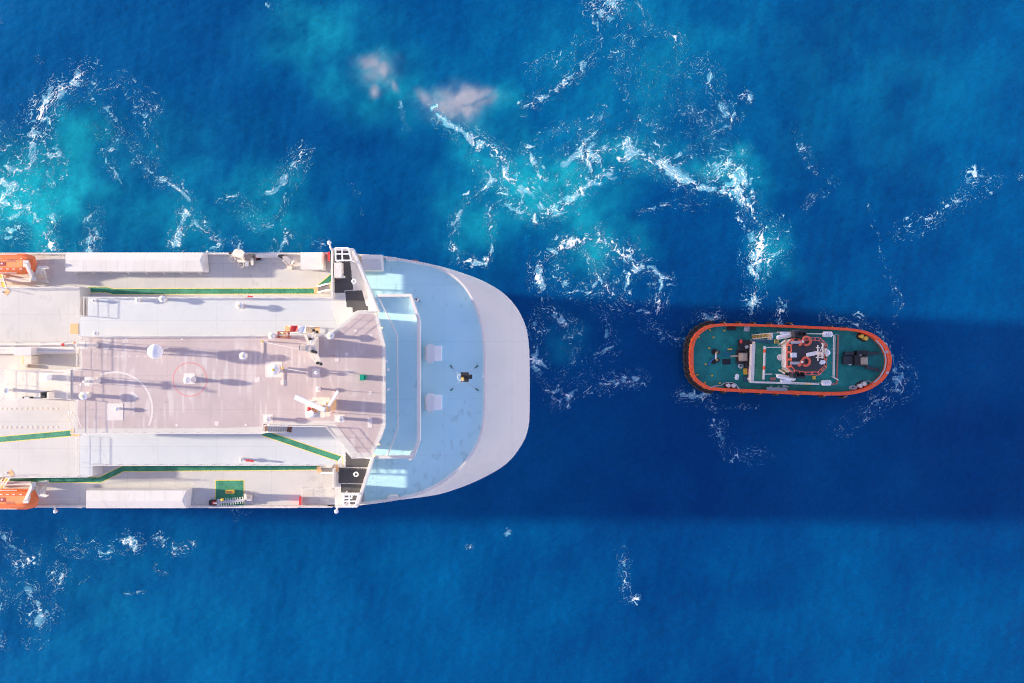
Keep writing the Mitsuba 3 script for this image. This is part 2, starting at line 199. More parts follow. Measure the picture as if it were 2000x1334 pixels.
def foam():
    cell, s = .085, S(0)
    nx, ny = int(170 / cell), int(114 / cell)
    X = (np.arange(nx) - nx / 2) * cell; Y = (np.arange(ny) - ny / 2) * cell
    gx, gy = np.meshgrid(X, Y)
    M, SD = np.zeros((ny, nx), np.float32), np.zeros((ny, nx), np.float32)
    def nz(x, y, k, o, seed): return meshkit.fbm(np.stack([x * k, y * k, np.zeros_like(x)], -1), o, seed)
    small = (slice(None, None, 4), slice(None, None, 4))
    up = lambda a: np.repeat(np.repeat(a, 4, 0), 4, 1)[:ny, :nx]
    wx, wy = (up(16 * (nz(gx[small], gy[small], .30, 3, sd) - .5) + 15 * (nz(gx[small], gy[small], 1.05, 3, sd + 1) - .5)) for sd in (3, 8))          # pixels
    px, py = gx * s + 1000, 667 - gy * s
    for line, w, k in FOAM:
        a = np.array(line, float); m = 5.5 * w + 16
        i0, i1 = np.searchsorted(X, ((a[:, 0].min() - m - 1000) / s, (a[:, 0].max() + m - 1000) / s))
        j0, j1 = np.searchsorted(Y, ((667 - a[:, 1].max() - m) / s, (667 - a[:, 1].min() + m) / s))
        if i1 <= i0 or j1 <= j0: continue
        sl = (slice(j0, j1), slice(i0, i1)); x, y = px[sl] + wx[sl], py[sl] + wy[sl]; d2 = np.full(x.shape, 1e9); sd = np.zeros(x.shape)
        for p, q in zip(a, a[1:]):
            v = q - p; t = np.clip(((x - p[0]) * v[0] + (y - p[1]) * v[1]) / (v @ v), 0, 1)
            e2 = (x - p[0] - t * v[0]) ** 2 + (y - p[1] - t * v[1]) ** 2; near = e2 < d2
            sd = np.where(near, np.sqrt(e2) * np.sign((x - p[0]) * v[1] - (y - p[1]) * v[0]), sd); d2 = np.minimum(d2, e2)
        now = k * np.maximum(np.exp(-d2 / (.8 * w * w)), .52 * np.exp(-d2 / (7.5 * w * w))); best = now > M[sl]
        SD[sl] = np.where(best, sd, SD[sl]); M[sl] = np.maximum(M[sl], now)
    idx = np.argwhere(M > .18); j, i = idx[:, 0], idx[:, 1]
    x, y, m, sd = gx[j, i], gy[j, i], M[j, i], SD[j, i]
    u, v = 4.5 * (nz(x, y, .22, 3, 21) - .5), 4.5 * (nz(x, y, .22, 3, 22) - .5)
    x2, y2 = x + u + .7 * (nz(x, y, 1.1, 2, 23) - .5), y + v + .7 * (nz(x, y, 1.1, 2, 24) - .5)
    n1, n2, n3, n4 = np.abs(nz(x2, y2, .42, 4, 31) - .5), np.abs(nz(x2 * .7 + y2 * .7, y2 * .9 - x2 * .9, .95, 3, 32) - .5), nz(x2, y2, 2.6, 3, 33), nz(x, y, .30, 3, 34)
    m = m * np.clip(.12 + 1.7 * n4, .42, 1.32)
    sm = lambda v: np.clip(v, 0, 1) ** 2 * (3 - 2 * np.clip(v, 0, 1))
    ph = sd / 7.5 + 3.2 * nz(x, y, .38, 3, 51) + .9 * nz(x, y, 1.4, 2, 52)
    strand = np.abs(ph - np.round(ph))                                                          # strands drawn out along the current
    gate = sm((nz(x, y, 1.1, 3, 35) - .45 + .30 * m) / .20); gate2 = sm((nz(x, y, .9, 3, 36) - .43 + .24 * m) / .18)
    d = np.maximum.reduce([sm(1.25 - strand / (.022 + .070 * m ** 1.3)) * gate2, sm(1.25 - n1 / (.005 + .0125 * m)) * gate, sm(1.2 - n2 / (.004 + .010 * m)) * gate, sm((n3 - 1.08 + .36 * m) / .12) * gate])
    d = np.maximum(d * np.clip(.40 + .75 * m, 0, 1), .32 * sm(m * 1.4 - .32) * sm((nz(x2, y2, .9, 4, 61) - .36) / .32))      # a thin film between the streaks
    on = d > .11
    G = np.zeros((ny + 1, nx + 1), bool); G[j[on], i[on]] = True; Dn = np.zeros((ny + 1, nx + 1), np.float32); Dn[j, i] = d
    hit = np.argwhere(G[:-1, :-1]); jj, ii = hit[:, 0], hit[:, 1]
    w = nx + 1; ids = np.stack([jj * w + ii, jj * w + ii + 1, (jj + 1) * w + ii + 1, (jj + 1) * w + ii], 1)
    uq, inv = np.unique(ids, return_inverse=True); f = inv.reshape(-1, 4)
    vj, vi = uq // w, uq % w; vx, vy = (vi - nx / 2 - .5) * cell, (vj - ny / 2 - .5) * cell
    c = np.minimum(1, Dn.ravel()[uq])[:, None]
    vz = wave_height(vx, vy) + .012 + .045 * c[:, 0] * nz(vx, vy, 2.5, 2, 41) + .01 * c[:, 0]
    qx, qy = vx * s + 1000, 667 - vy * s; air = np.max([k * np.exp(-((qx - a) / p) ** 2 - ((qy - b) / q) ** 2) for a, b, p, q, k in CYAN], 0)[:, None] * .9
    col = (np.array([.0, .09, .25]) * (1 - air) + np.array([.008, .36, .45]) * air) * (1 - c) + np.array([.05, .45, .55]) * c * (1 - c) * 1.5 + np.array([.84, .83, .82]) * c ** 1.6   # thin foam lets the water colour through
    print('foam cells', len(f))
    labels['foam'] = {'label': 'white foam in lacy streaks and swirls churned up on the sea', 'category': 'foam', 'kind': 'stuff'}
    scene['foam'] = mikit.ply((np.stack([vx, vy, vz], 1), f), 'sea_foam', smooth=True, color=np.clip(col, 0, 1))
bsdf('sea_foam', {'type': 'mesh_attribute', 'name': 'vertex_color'}, .8, 0, .1)
foam()
# ------------------------------------------------------------------ the car carrier
A, B, C = 30.0, 32.5, 35.0            # side decks and bow deck, house roof, compass deck
ship = thing('car_carrier', 'huge white car carrier with orange lifeboats and brown compass deck, bow towards the tug', 'ship')
def part(name, mesh, m, smooth=False, label=None, parent=None, kind=None): return add(name, mesh, m, parent or ship, label=label, smooth=smooth, kind=kind)
OUT = [(640, 494.5), (700, 497), (750, 501), (800, 509), (830, 514), (860, 520), (900, 532), (940, 547), (980, 570), (1005, 595), (1020, 620), (1030, 650), (1034, 690), (1035, 750), (1034, 820), (1028, 850), (1015, 875), (990, 905), (950, 930), (900, 952), (850, 967), (800, 974), (760, 978.5), (700, 986), (640, 990)]
INN = [(640, 495.5), (700, 498), (750, 502), (800, 510), (845, 519), (880, 536), (905, 558), (925, 590), (937, 622), (944, 660), (946, 700), (946, 740), (946, 790), (944, 820), (938, 850), (925, 880), (905, 907), (880, 930), (850, 950), (810, 967), (760, 977.5), (700, 985), (640, 989)]
def resample(pts, n):
    from scipy.interpolate import PchipInterpolator
    a = np.array(pts, float); d = np.r_[0, np.cumsum(np.linalg.norm(np.diff(a, axis=0), axis=1))]
    t = np.linspace(0, d[-1], n); return np.stack([PchipInterpolator(d, a[:, 0])(t), PchipInterpolator(d, a[:, 1])(t)], 1)
def loft(rings, close=False):
    n = len(rings[0]); v = np.vstack(rings); f = []
    for r in range(len(rings) - 1):
        for i in range(n if close else n - 1):
            a, b = r * n + i, r * n + (i + 1) % n; f.append([a, b, b + n, a + n])
    return trimesh.Trimesh(v, np.vstack([np.array(f)[:, [0, 1, 2]], np.array(f)[:, [0, 2, 3]]]), process=False)
N = 90
def zout(x): t = np.clip((x - 790) / 150, 0, 1); return A - 3.6 * t * t * (3 - 2 * t)
o_px, i_px = resample(OUT, N), resample(INN, N)
outer = np.array([P(x, y, zout(x)) for x, y in o_px]); inner = np.array([P(x, y, A + .9) for x, y in i_px])
YC, HB = -4.9, 16.07
def side(y, z): return [np.array([x, y, z]) for x in (-150, -110, -60)]
def ring_at(bow, y_n, y_s, z): return np.array([*[(x, y_n, z) for x in (-152, -110, -70, -45)], *bow, *[(x, y_s, z) for x in (-45, -70, -110, -152)]])
def water_bow(z, grow):
    out = []
    for k, (X, Y, _) in enumerate(outer):
        t = np.clip((X + 23.5) / 25.8, 0, 1); Xw = -70 + t * 70.5; hb = HB * max(0, 1 - max(0, (Xw + 62) / 62.8) ** 2.3)
        sgn = 1 if Y > YC else -1; w = np.array([Xw, YC + sgn * hb])
        out.append((*(w * (1 - grow) + np.array([X, Y]) * grow), z))
    return out
yn, ys = outer[0][1], outer[-1][1]
rings = [ring_at(water_bow(z, g), yn, ys, z) for z, g in ((-3, 0), (4, .04), (14, .3), (22, .72))] + [ring_at(outer, yn, ys, A)]
rings[-1][4:-4, 2] = outer[:, 2]
part('hull', [loft(rings), prism_w([(-152.2, yn), (-152.2, ys), (-152, ys), (-152, yn)], -3, A)], 'hull_paint', smooth=40)
mid = (outer + inner) / 2; mid[:, 2] += .45 * np.clip((inner[:, 2] - outer[:, 2]) / 3, 0, 1)
mid1, mid2 = (outer + mid) / 2, (inner + mid) / 2; mid1[:, 2] += .22 * np.clip((inner[:, 2] - outer[:, 2]) / 3, 0, 1); mid2[:, 2] += .15 * np.clip((inner[:, 2] - outer[:, 2]) / 3, 0, 1)
sel = slice(6, N - 6)
part('whaleback', loft([outer[sel], mid1[sel], mid[sel], mid2[sel], inner[sel]]), 'hull_paint', smooth=True, label='pale grey sloping front plate of the bow')
part('bulwark', prism_w(sg.LineString([tuple(p[:2]) for p in inner[3:-3]]).buffer(.13, cap_style=2), A, A + .97), 'white_paint', label='white rim along the inner edge of the bow plate')
deck_poly = sg.Polygon([(-152, yn), *[tuple(p[:2]) for p in inner], (-152, ys)])
split = P(712, 0, A)[0]
part('side_deck', prism_w(deck_poly.intersection(sg.box(-200, -50, split, 50)), A - .2, A), 'white_deck')
part('bow_deck', prism_w(deck_poly.intersection(sg.box(split, -50, 50, 50)), A - .2, A), 'shade_blue_deck', label='deck inside the bow with shade painted in as pale blue')
HOUSE = [(-1290, 566), (156, 560), (156, 618), (171, 618), (171, 580), (652, 581), (742, 580), (801, 578), (818, 625), (818, 860), (806, 893), (728, 895), (668, 908), (180, 908), (180, 930), (0, 932), (-1290, 938)]
part('house', prism(HOUSE, A, B), 'white_paint')
left = sg.Polygon(P2([(-1290, 566), (155, 560.5), (155, 929.5), (0, 931.5), (-1290, 937.5)], B))
part('aft_roof_deck', prism_w(left, B, B + .012), 'white_deck', label='off-white flat roof deck at the left')
part('roof_deck', prism([(155.3, 618.5), (171.6, 618.5), (171.6, 580.6), (651, 581.5), (690, 600), (690, 660), (155.3, 660)], B, B + .012), 'pale_deck', label='pale blue roof deck above the brown deck in the photo')
part('roof_deck', prism([(155.3, 840), (668, 830), (690, 870), (690, 893), (668, 907.5), (180.4, 907.5), (180.4, 929.5), (155.3, 929.5)], B, B + .012), 'pale_deck', label='pale blue roof deck below the brown deck in the photo')
part('front_deck', prism([(690, 583), (742, 580.6), (800.6, 578.6), (817.5, 625), (817.5, 859.8), (805.6, 892.4), (690, 893)], B, B + .012), 'shade_blue_deck', label='strip of deck below the bridge front with shade painted in as blue')  # blue here is painted shade, same colour as the bow deck
part('front_bulwark', prism_w(strip([(737, 577), (801, 576.5), (817, 624), (817.5, 861), (806, 893), (728, 893)], .17, B + 1.1), B, B + 1.1), 'white_paint', label='white wall round the front deck')
part('front_rail', pipe([P(x, y, B + 1) for x, y in ((740, 582), (757, 617), (776, 655), (777, 836), (768, 862), (755, 893))], .08), 'white_paint')
BROWN = [(157, 657), (645, 653), (700, 607), (736, 607), (753, 676), (753, 832), (746, 852), (726, 893), (690, 893), (641, 831), (520, 829), (520, 846), (146, 846), (146, 780), (139, 780), (139, 720), (157, 720)]
bp = sg.Polygon(P2(BROWN, C))
part('compass_house', prism_w(bp.buffer(-.85).intersection(sg.box(-100, -60, 100, 60)), B + .012, C - .25), 'white_paint')
part('compass_deck', prism_w(bp, C - .25, C), 'white_deck', label='white edged slab of the compass deck')
coat = sg.Polygon(P2([(160, 660), (648, 657.5), (702, 613), (730, 613), (745.5, 680), (745.5, 829), (738, 849), (722, 884), (697, 884), (651, 822), (610, 821), (585, 825), (512, 825), (512, 833), (440, 836), (152, 837), (152, 778), (143, 778), (143, 724), (161, 724)], C))
part('deck_coating', prism_w(coat, C, C + .005), 'brown_deck', label='scuffed brown coating on the compass deck')
part('funnel_casing', prism(rect(10, 722, 137.5, 779), B + .012, C + .08), 'cream_paint', label='cream roofed casing at the left edge of the compass deck')
# bridge wings
NW, SW = [(647, 486), (685, 486), (739, 607), (700, 609), (690, 640), (660, 640), (647, 600)], [(654, 906), (672, 886), (690, 893), (729, 893), (697, 990), (654, 990)]
w = part('bridge_wing', prism(NW, B - .3, B + .02), 'white_paint', label='bridge wing at the upper side of the photo')
part('floor_panel', prism([(652, 490), (682, 490), (685, 520), (690, 566), (673, 567), (673, 572), (653, 572)], B + .02, B + .03), 'black_deck', parent=w)
part('floor_panel', prism([(674, 568), (707, 567), (715, 597), (719, 598), (719, 606), (699, 606), (689, 611), (688, 600), (677, 600)], B + .02, B + .03), 'black_deck', parent=w)
part('front_bulwark', prism([(683.5, 484.5), (689, 484.5), (741, 609), (736.5, 609)], B + .02, B + 1.25), 'white_paint', parent=w)
part('end_bulwark', prism(rect(647, 485, 689, 488.5), B + .02, B + 1.2), 'white_paint', parent=w)
part('rear_bulwark', prism(rect(646.5, 486, 649.8, 583), B + .02, B + 1.1), 'white_paint', parent=w)
part('console', box(652.5, 513, 667, 542, B + .02, B + 1.2), 'white_paint', parent=w)
part('console', box(667, 538, 671, 542, B + .02, B + 1.1), 'white_paint', parent=w)
part('awning_frame', [beam(P(*a, B + 2.3), P(*b, B + 2.3), .17) for a, b in (((655, 484), (680, 484)), ((655, 484), (656, 509)), ((656, 509), (686, 508.5)), ((680, 484), (686, 508.5)), ((668, 484), (668.5, 509)), ((656, 496), (683, 496)))] + [beam(P(*a, B + 2.3), np.r_[P(*a, B + 2.3)[:2], B], .1) for a in ((655, 484), (680, 484), (656, 509), (686, 508.5))], 'white_gloss', parent=w)
w = part('bridge_wing', prism(SW, B - .3, B + .02), 'white_paint', label='bridge wing at the lower side of the photo')
part('floor_panel', prism([(675, 882), (686, 892), (723, 897), (718, 913), (675, 912.5)], B + .02, B + .03), 'black_deck', parent=w)
part('floor_panel', prism([(661, 913), (717, 915), (708, 944.5), (661, 943.5)], B + .02, B + .03), 'black_deck', parent=w)
part('floor_panel', prism([(666, 945), (707, 946), (702, 962.5), (666, 962)], B + .02, B + .03), 'black_deck', parent=w)
part('floor_panel', prism([(672, 967), (698, 967), (694, 988), (672, 988)], B + .02, B + .03), 'black_deck', parent=w)
part('front_bulwark', prism([(727, 891), (731.5, 891), (698, 991), (693.5, 990)], B + .02, B + 1.25), 'white_paint', parent=w)
part('end_bulwark', prism(rect(654, 988, 697, 991.5), B + .02, B + 1.2), 'white_paint', parent=w)
part('rear_bulwark', prism(rect(649.5, 916, 652.5, 953), B + .02, B + 1.1), 'white_paint', parent=w)
part('awning_frame', [beam(P(*a, B + 2.3), P(*b, B + 2.3), .17) for a, b in (((671, 966), (700, 966)), ((671, 966), (671, 989)), ((671, 989), (693, 989)), ((700, 966), (693, 989)), ((682, 966), (682, 989)), ((671, 973), (687, 973)), ((687, 966), (687, 973)), ((671, 979), (696, 979)))] + [beam(P(*a, B + 2.3), np.r_[P(*a, B + 2.3)[:2], B], .1) for a in ((671, 966), (700, 966), (671, 989), (693, 989))], 'white_gloss', parent=w)
part('wing_support', box(655, 953, 700, 985, A, B - .3), 'white_paint')
# walkways painted green with yellow edges
def walkway(path, half, z, label, parent=ship):
    g = part('green_walkway', prism_w(strip(path, half, z), z, z + .006), 'green_deck', label=label, parent=parent)
    l = sg.LineString(P2(path, z))
    edge = unary_union([l.parallel_offset(half, s, join_style=2).buffer(.04, cap_style=2) for s in ('left', 'right')])
    part('yellow_edge', prism_w(edge, z + .006, z + .010), 'line_yellow', parent=g)
walkway([(172, 566), (207, 566), (222, 569.5), (615, 568.5), (652, 538)], .36, A, 'green walkway along the upper side deck')
walkway([(18, 937), (196, 937), (240, 915.5), (420, 914), (652, 912)], .36, A, 'green walkway along the lower side deck')
walkway([(-40, 862), (139, 846)], .36, B + .012, 'green walkway across the off-white roof deck')
walkway([(513, 845), (663, 896), (664.5, 915)], .36, B + .012, 'slanting green walkway on the lower pale roof deck')
pad = [(421, 938), (476.5, 938), (476.5, 989), (421, 989)]
g = part('green_pad', prism(pad, A, A + .006), 'green_deck', label='square green pad beside the accommodation ladder')
part('yellow_edge', prism_w(sg.Polygon(P2(pad, A)).exterior.buffer(.045, join_style=2), A + .006, A + .010), 'line_yellow', parent=g)
# painted marks and doubler plates on the compass deck
def pxring(x, y, r0, r1, z, a0=0, a1=360): return ring(P(x, y, z), r0 / S(z), r1 / S(z), z, z + .004, a0, a1, 72)
part('white_arc', pxring(224, 800, 71.5, 75, C + .005, -25, 112), 'white_mark'); part('white_arc', pxring(224, 800, 73, 74.5, C + .005, 148, 208), 'white_mark')
part('red_circle', pxring(371, 741, 32, 33.6, C + .005), 'pink_line', label='thin red circle painted round the small dome')
part('white_pad', box(208, 788, 240.5, 821, C + .005, C + .03), 'white_mark'); part('white_pad', prism([(259, 763), (269.5, 774.5), (264, 781), (253, 769)], C + .005, C + .02), 'white_mark')
for x, y, w_, h_ in ((359, 729, 22, 21), (518, 706, 33, 31), (610, 720, 15, 17), (616, 755, 10, 11), (513, 809, 20, 16), (653, 810, 20, 15), (466, 689, 17, 15), (652, 759, 9, 13), (497, 738, 10, 9), (503, 736, 5, 4), (720, 764, 6, 6), (723, 653, 5, 5), (674, 689, 6, 6), (692, 644, 6, 5), (419, 823, 8, 8), (353, 660, 4, 4), (548, 742, 11, 9), (718, 816, 9, 19), (654, 700, 8, 6), (470, 626, 3, 3), (343, 828, 5, 5), (632, 786, 5, 5), (478, 828, 4, 4)):
    part('doubler_plate', box(x, y, x + w_, y + h_, C + .005, C + .025), 'white_mark')
part('white_dash', [box(x, 695, x + l, 696.5, C + .005, C + .009) for x, l in ((224, 9), (235, 6), (250, 5), (266, 5), (280, 8))], 'white_mark')
part('white_dash', prism_w(sg.LineString(P2([(242, 668), (246, 660), (250, 668)], C)).buffer(.05), C + .005, C + .009), 'white_mark')
for x in (3, 12, 21, 31, 41, 52, 62, 72, 82, 92, 102, 112):
    for y in (798, 834.5):
        part('deck_socket', [lathe([[0, 0], [.15, 0], [.15, .02], [.10, .03], [0, .03]], P(x, y, B + .012), 12)], 'socket_peach')
for y in (810, 822): part('deck_socket', lathe([[0, 0], [.15, 0], [.15, .02], [.10, .03], [0, .03]], P(135, y, B + .012), 12), 'socket_peach')
# rails
def rail(path, z, **k): part('railing', railing(path, z, **k), 'white_paint')
rail([(172, 581), (650, 582)], B + .012); rail([(157, 617), (171.5, 617), (171.5, 581)], B + .012); rail([(181, 907), (652, 906.5)], B + .012); rail([(180, 929), (20, 931)], B + .012)
rail([(156, 851), (156, 929)], B + .012); rail([(155, 561), (20, 563)], B + .012)
rail([(158, 657.5), (158, 720.5), (140, 720.5), (140, 779.5), (147, 779.5), (147, 845), (519, 845), (519, 830), (640, 832), (690, 892.5), (725, 892), (745, 851), (752, 830), (752, 677), (735, 608), (701, 608), (646, 654), (160, 657)], C)
rail([(11, 723), (11, 778)], C + .08); rail([(11, 778), (70, 778)], C + .08, h=.9); rail([(70, 723), (11, 723)], C + .08, h=.9)
rail([(76, 497), (128, 496.5)], A); rail([(396, 496.5), (640, 496)], A); rail([(76, 988), (168, 988.5)], A); rail([(364, 988.5), (585, 988.5)], A); rail([(593, 952), (593, 988), (652, 988)], A); rail([(593, 952), (650, 952)], A)
part('hull_rim', [beam(P(-60, 495.6, A + .1), P(640, 495.6, A + .1), .25, .2), beam(P(-60, 989, A + .1), P(640, 989, A + .1), .25, .2)], 'white_paint')
# stairs
def stair(a, b, z0, z1, width, n, mt, ends, label, side_m='white_paint', at=True):
    """from point a (top, z1) to b (foot, z0)"""
    p, q = P(*a, z1), P(*b, z0); d = (q - p)[:2]; L = np.linalg.norm(d); d /= L; u = np.array([-d[1], d[0]])
    k = part('stair', [beam(np.r_[p[:2] + u * s * width / 2, z1 + .1], np.r_[q[:2] + u * s * width / 2, z0 + .1], .09, .22) for s in (-1, 1)] + [pipe([np.r_[p[:2] + u * s * width / 2, z1 + 1], np.r_[q[:2] + u * s * width / 2, z0 + 1]], .035) for s in (-1, 1)], side_m, label=label)
    for i in range(n):
        t = (i + .5) / n; c = p + (q - p) * t; e, h = L / n * .36, width / 2 - .05
        part('tread', prism_w([tuple(c[:2] + d * sx * e + u * sy * h) for sx, sy in ((-1, -1), (1, -1), (1, 1), (-1, 1))], c[2] - .04, c[2]), mt, parent=k)
    for c, sgn in ((p, -1), (q, 1)):
        if ends: part('landing', prism_w([tuple(c[:2] + d * (sgn * .3 + sx * .28) + u * sy * width / 2) for sx, sy in ((-1, -1), (1, -1), (1, 1), (-1, 1))], c[2] + .012, c[2] + .03), ends, parent=k)
stair((523, 836.5), (561, 836.5), B + .012, C, .85, 8, 'grey_paint', 'brown_grate', 'stair with brown landings beside the brown deck')
stair((644, 560), (622, 566), A, B, .75, 9, 'tread_grey', 'peach', 'stair with peach landings at the upper side deck')
stair((653, 916), (628, 916), A, B, .8, 9, 'tread_grey', 'peach', 'stair with peach landings at the lower side deck')
stair((615, 645), (566, 643), B + .012, C, .8, 10, 'rope_tan', 'peach', 'stair beside the red and white flag')
stair((18, 927), (6, 946), A, B + .012, .75, 7, 'yellow', 'peach', 'yellow ladder by the lower lifeboat')
stair((10, 567), (2, 540), A, B + .012, .75, 7, 'yellow', 'peach', 'yellow ladder by the upper lifeboat')
part('landing_plate', box(137, 632, 153, 652, B + .012, B + .05), 'peach', label='peach square plate at the edge of the roof deck')
part('landing_plate', prism([(139, 836), (144, 836), (144, 848), (155, 848), (155, 852), (139, 852)], B + .012, B + .05), 'peach', label='peach L shaped plate at the end of the green walkway')
# bow details fixed to the hull
part('bulwark_locker', box(754, 502, 772, 508, A, A + 1.3), 'white_paint'); part('bulwark_locker', box(757, 969, 776, 976, A, A + 1.3), 'white_paint')
part('front_locker', box(801, 884, 807, 892, B, B + 1.2), 'white_paint'); part('front_locker', box(798, 895, 803, 899, B - .8, B + .6), 'white_paint')
for x, y in ((754.5, 706), (758, 722), (758, 761)): part('front_lamp', ball(P(x, y, C - .3), .17, 2), 'white_gloss')
for x, y in ((735, 613), (745, 640), (740, 868), (731, 890)): part('rail_bracket', beam(P(x - 3, y, C + .3), P(x + 3, y, C + .6), .14), 'peach')
# pipes on the aft roof deck
for y, r in ((672.5, .16), (680.5, .24), (687.5, .24)): part('deck_pipe', pipe([P(-60, y + .5, B + .55), P(152, y, B + .55)], r, 10), 'white_paint')
for x in (28, 78, 122, 137): part('pipe_support', [beam(P(x, 669, B + .25), P(x, 692, B + .25), .12, .5)], 'white_paint')
# ------------------------------------------------------------------ things standing on the car carrier
def vent(x, y, r, h, z, label, cap='white_gloss', pad=None, knob=True):
    """a mushroom ventilator whose cap shows at pixel x, y"""
    c = P(x, y, z + h); R = r / S(z + h); t = thing('deck_vent', label, 'vent', 'mushroom vents and small domes on the upper decks')
    b = np.r_[c[:2], z]
    add('stem', lathe([[0, 0], [R * .75, 0], [R * .75, .06], [R * .48, .10], [R * .48, h - R * .45], [0, h - R * .45]], b), 'cream_paint', t)
    add('cap', lathe([[0, h - .55 * R - .12], [R, h - .55 * R - .12], [R, h - .5 * R], [R * .86, h - .2 * R], [R * .5, h - .04 * R], [0, h]], b, 24), cap, t, smooth=40)
    if knob: add('handle', lathe([[0, 0], [R * .22, 0], [R * .22, .08], [0, .12]], b + [0, 0, h - .01], 10), 'yellow', t)
    return t
for a in ((473, 695, 7, 1.3, C, 'white mushroom vent right of the large white dome, on the brown deck'), (533, 722, 11.5, 1.6, C, 'widest mushroom vent, on a pale square pad in the middle of the brown deck'),
          (529, 656, 6.5, 1.25, C, 'mushroom vent left of the red cage winch'), (644, 656, 7, 1.3, C, 'mushroom vent right of the signal mast'), (521, 819, 6, 1.2, C, 'mushroom vent above the stair with brown landings'),
          (663, 819, 6.5, 1.3, C, 'mushroom vent below the radar mast'), (160, 773.5, 8, 1.5, C, 'mushroom vent beside the cream casing, above the white square plate'), (8, 763, 6, 1.6, C + .08, 'mushroom vent at the left end of the cream casing'),
          (181, 587, 3.5, .7, B, 'smallest mushroom vent at the left corner of the upper pale deck'), (267, 586, 4.5, .8, B, 'second mushroom vent along the upper rail'), (315, 583.5, 6.5, 1.2, B, 'third mushroom vent along the upper rail, with a long shadow'),
          (466, 597, 7, 1.3, B, 'lone mushroom vent in the middle of the upper pale deck'), (470, 898, 4, .8, B, 'small white vent beside a red nozzle at the lower rail'), (617, 728, 3.5, .9, C, 'thin vent right of the widest vent'),
          (621, 760, 4, .8, C, 'small cream vent above the radar scanner'), (226, 799, 4.5, .8, C, 'cream vent on the large white square plate'), (184, 651, 4.5, .8, C, 'small cream vent at the upper left corner of the brown deck')):
    vent(*a)
t = thing('satellite_dome', 'small white dome on a flared foot inside the red circle', 'dome')
b = P(377, 741, C); add('foot', lathe([[0, 0], [.42, 0], [.16, .75], [.14, 1.0], [0, 1.0]], b), 'white_paint', t); add('dome', lathe([[0, .95], [.30, .95], [.40, 1.25], [.34, 1.6], [.16, 1.85], [0, 1.9]], b + [-.15, 0, 0], 24), 'white_gloss', t, smooth=50)
t = thing('satellite_dome', 'large white dome on a lattice pedestal at the left of the brown deck', 'dome')
c = P(303, 686.5, C + 2.6); b = np.r_[c[:2], C]
add('dome', ball(c, .86, 3), 'white_gloss', t, smooth=True)
for k in range(4): a = math.radians(45 + 90 * k); add('leg', beam(b + [.55 * math.cos(a), .55 * math.sin(a), 0], b + [.3 * math.cos(a), .3 * math.sin(a), 1.9], .08), 'white_paint', t)
add('platform', lathe([[0, 1.75], [.55, 1.75], [.55, 1.85], [0, 1.85]], b, 16), 'white_paint', t)
add('brace', [beam(b + [.45 * math.cos(a), .45 * math.sin(a), .7], b + [.45 * math.cos(a + 1.57), .45 * math.sin(a + 1.57), 1.2], .05) for a in np.radians([45, 135, 225, 315])], 'white_paint', t)
def lattice_mast(name, label, base, h, top, width=.62):
    """white mast with a ladder, seen leaning away by perspective"""
    t = thing(name, label, 'mast'); b = P(*base, C)
    add('column', lathe([[0, 0], [.34, 0], [.34, .15], [.2, .5], [.16, h], [0, h]], b, 12), 'white_paint', t, smooth=40)
    add('ladder', [beam(b + [.25, s * width / 2, 0], b + [.2, s * width / 2, h - .3], .05) for s in (-1, 1)] + [beam(b + [.24, -width / 2, z], b + [.24, width / 2, z], .035) for z in np.arange(.4, h - .3, .4)], 'white_paint', t)
    add('platform', prism_w([(b[0] + u, b[1] + v) for u, v in ((-.5, -.5), (.45, -.5), (.45, .5), (-.5, .5))], C + h * .62, C + h * .62 + .07), 'white_paint', t)
    for k in range(top): add('lamp', lathe([[0, 0], [.13, 0], [.13, .3], [0, .36]], b + [-.1, (-.3 + .6 * k), h], 10), 'peach' if k else 'cream_paint', t)
    return t, b
lattice_mast('ladder_mast', 'white ladder mast at the upper left of the brown deck', (187, 674), 4.4, 2, .9)
lattice_mast('ladder_mast', 'white ladder mast at the left edge of the large white arc', (192, 743), 3.4, 1, .8)
# signal mast
t = thing('signal_mast', 'cream signal mast with crossed yards and black lamps above the brown deck', 'mast')
b = P(619, 678, C); x0, y0 = b[:2]
add('tower', loft([np.array([[x0 + .45 * sx * k, y0 + 1.25 * sy * k, z] for sx, sy in ((-.5, -1), (.5, -1), (.5, 1), (-.5, 1))]) for k, z in ((1, C), (.5, C + 2.4), (.28, C + 6.6), (.2, C + 8))], True), 'cream_paint', t)
tp = np.array([x0, y0, C + 7]); zt = C + 6.8
for (x1, y1), (x2, y2), wd in (((621, 709), (606.5, 670), .26), ((627.5, 711), (609, 671), .26), ((616, 708), (601, 686), .10), ((613, 646), (608, 667), .16), ((619, 649), (610, 668), .16), ((596, 653), (604, 672), .26), ((604, 669), (597, 686), .26)):
    add('yard', beam(P(x1, y1, zt), P(x2, y2, zt), wd), 'cream_paint', t)
for x, y in ((621, 709), (627.5, 711), (613, 645.5), (619.5, 648.5), (606, 662), (611, 686), (613.5, 687), (617, 688)): add('lamp', lathe([[0, 0], [.16, 0], [.16, .34], [0, .38]], P(x, y, zt + .1), 10), 'black', t)
add('platform', prism([(604, 664), (613, 662), (618, 684), (609, 687)], C + 5.4, C + 5.5), 'cream_paint', t)
add('lens', ball(P(608, 668.5, C + 8.1), .13, 2), 'white_gloss', t)
for p, q in (((652, 692), 2.2), ((640, 660), 2.6), ((598, 700), 2)): pass
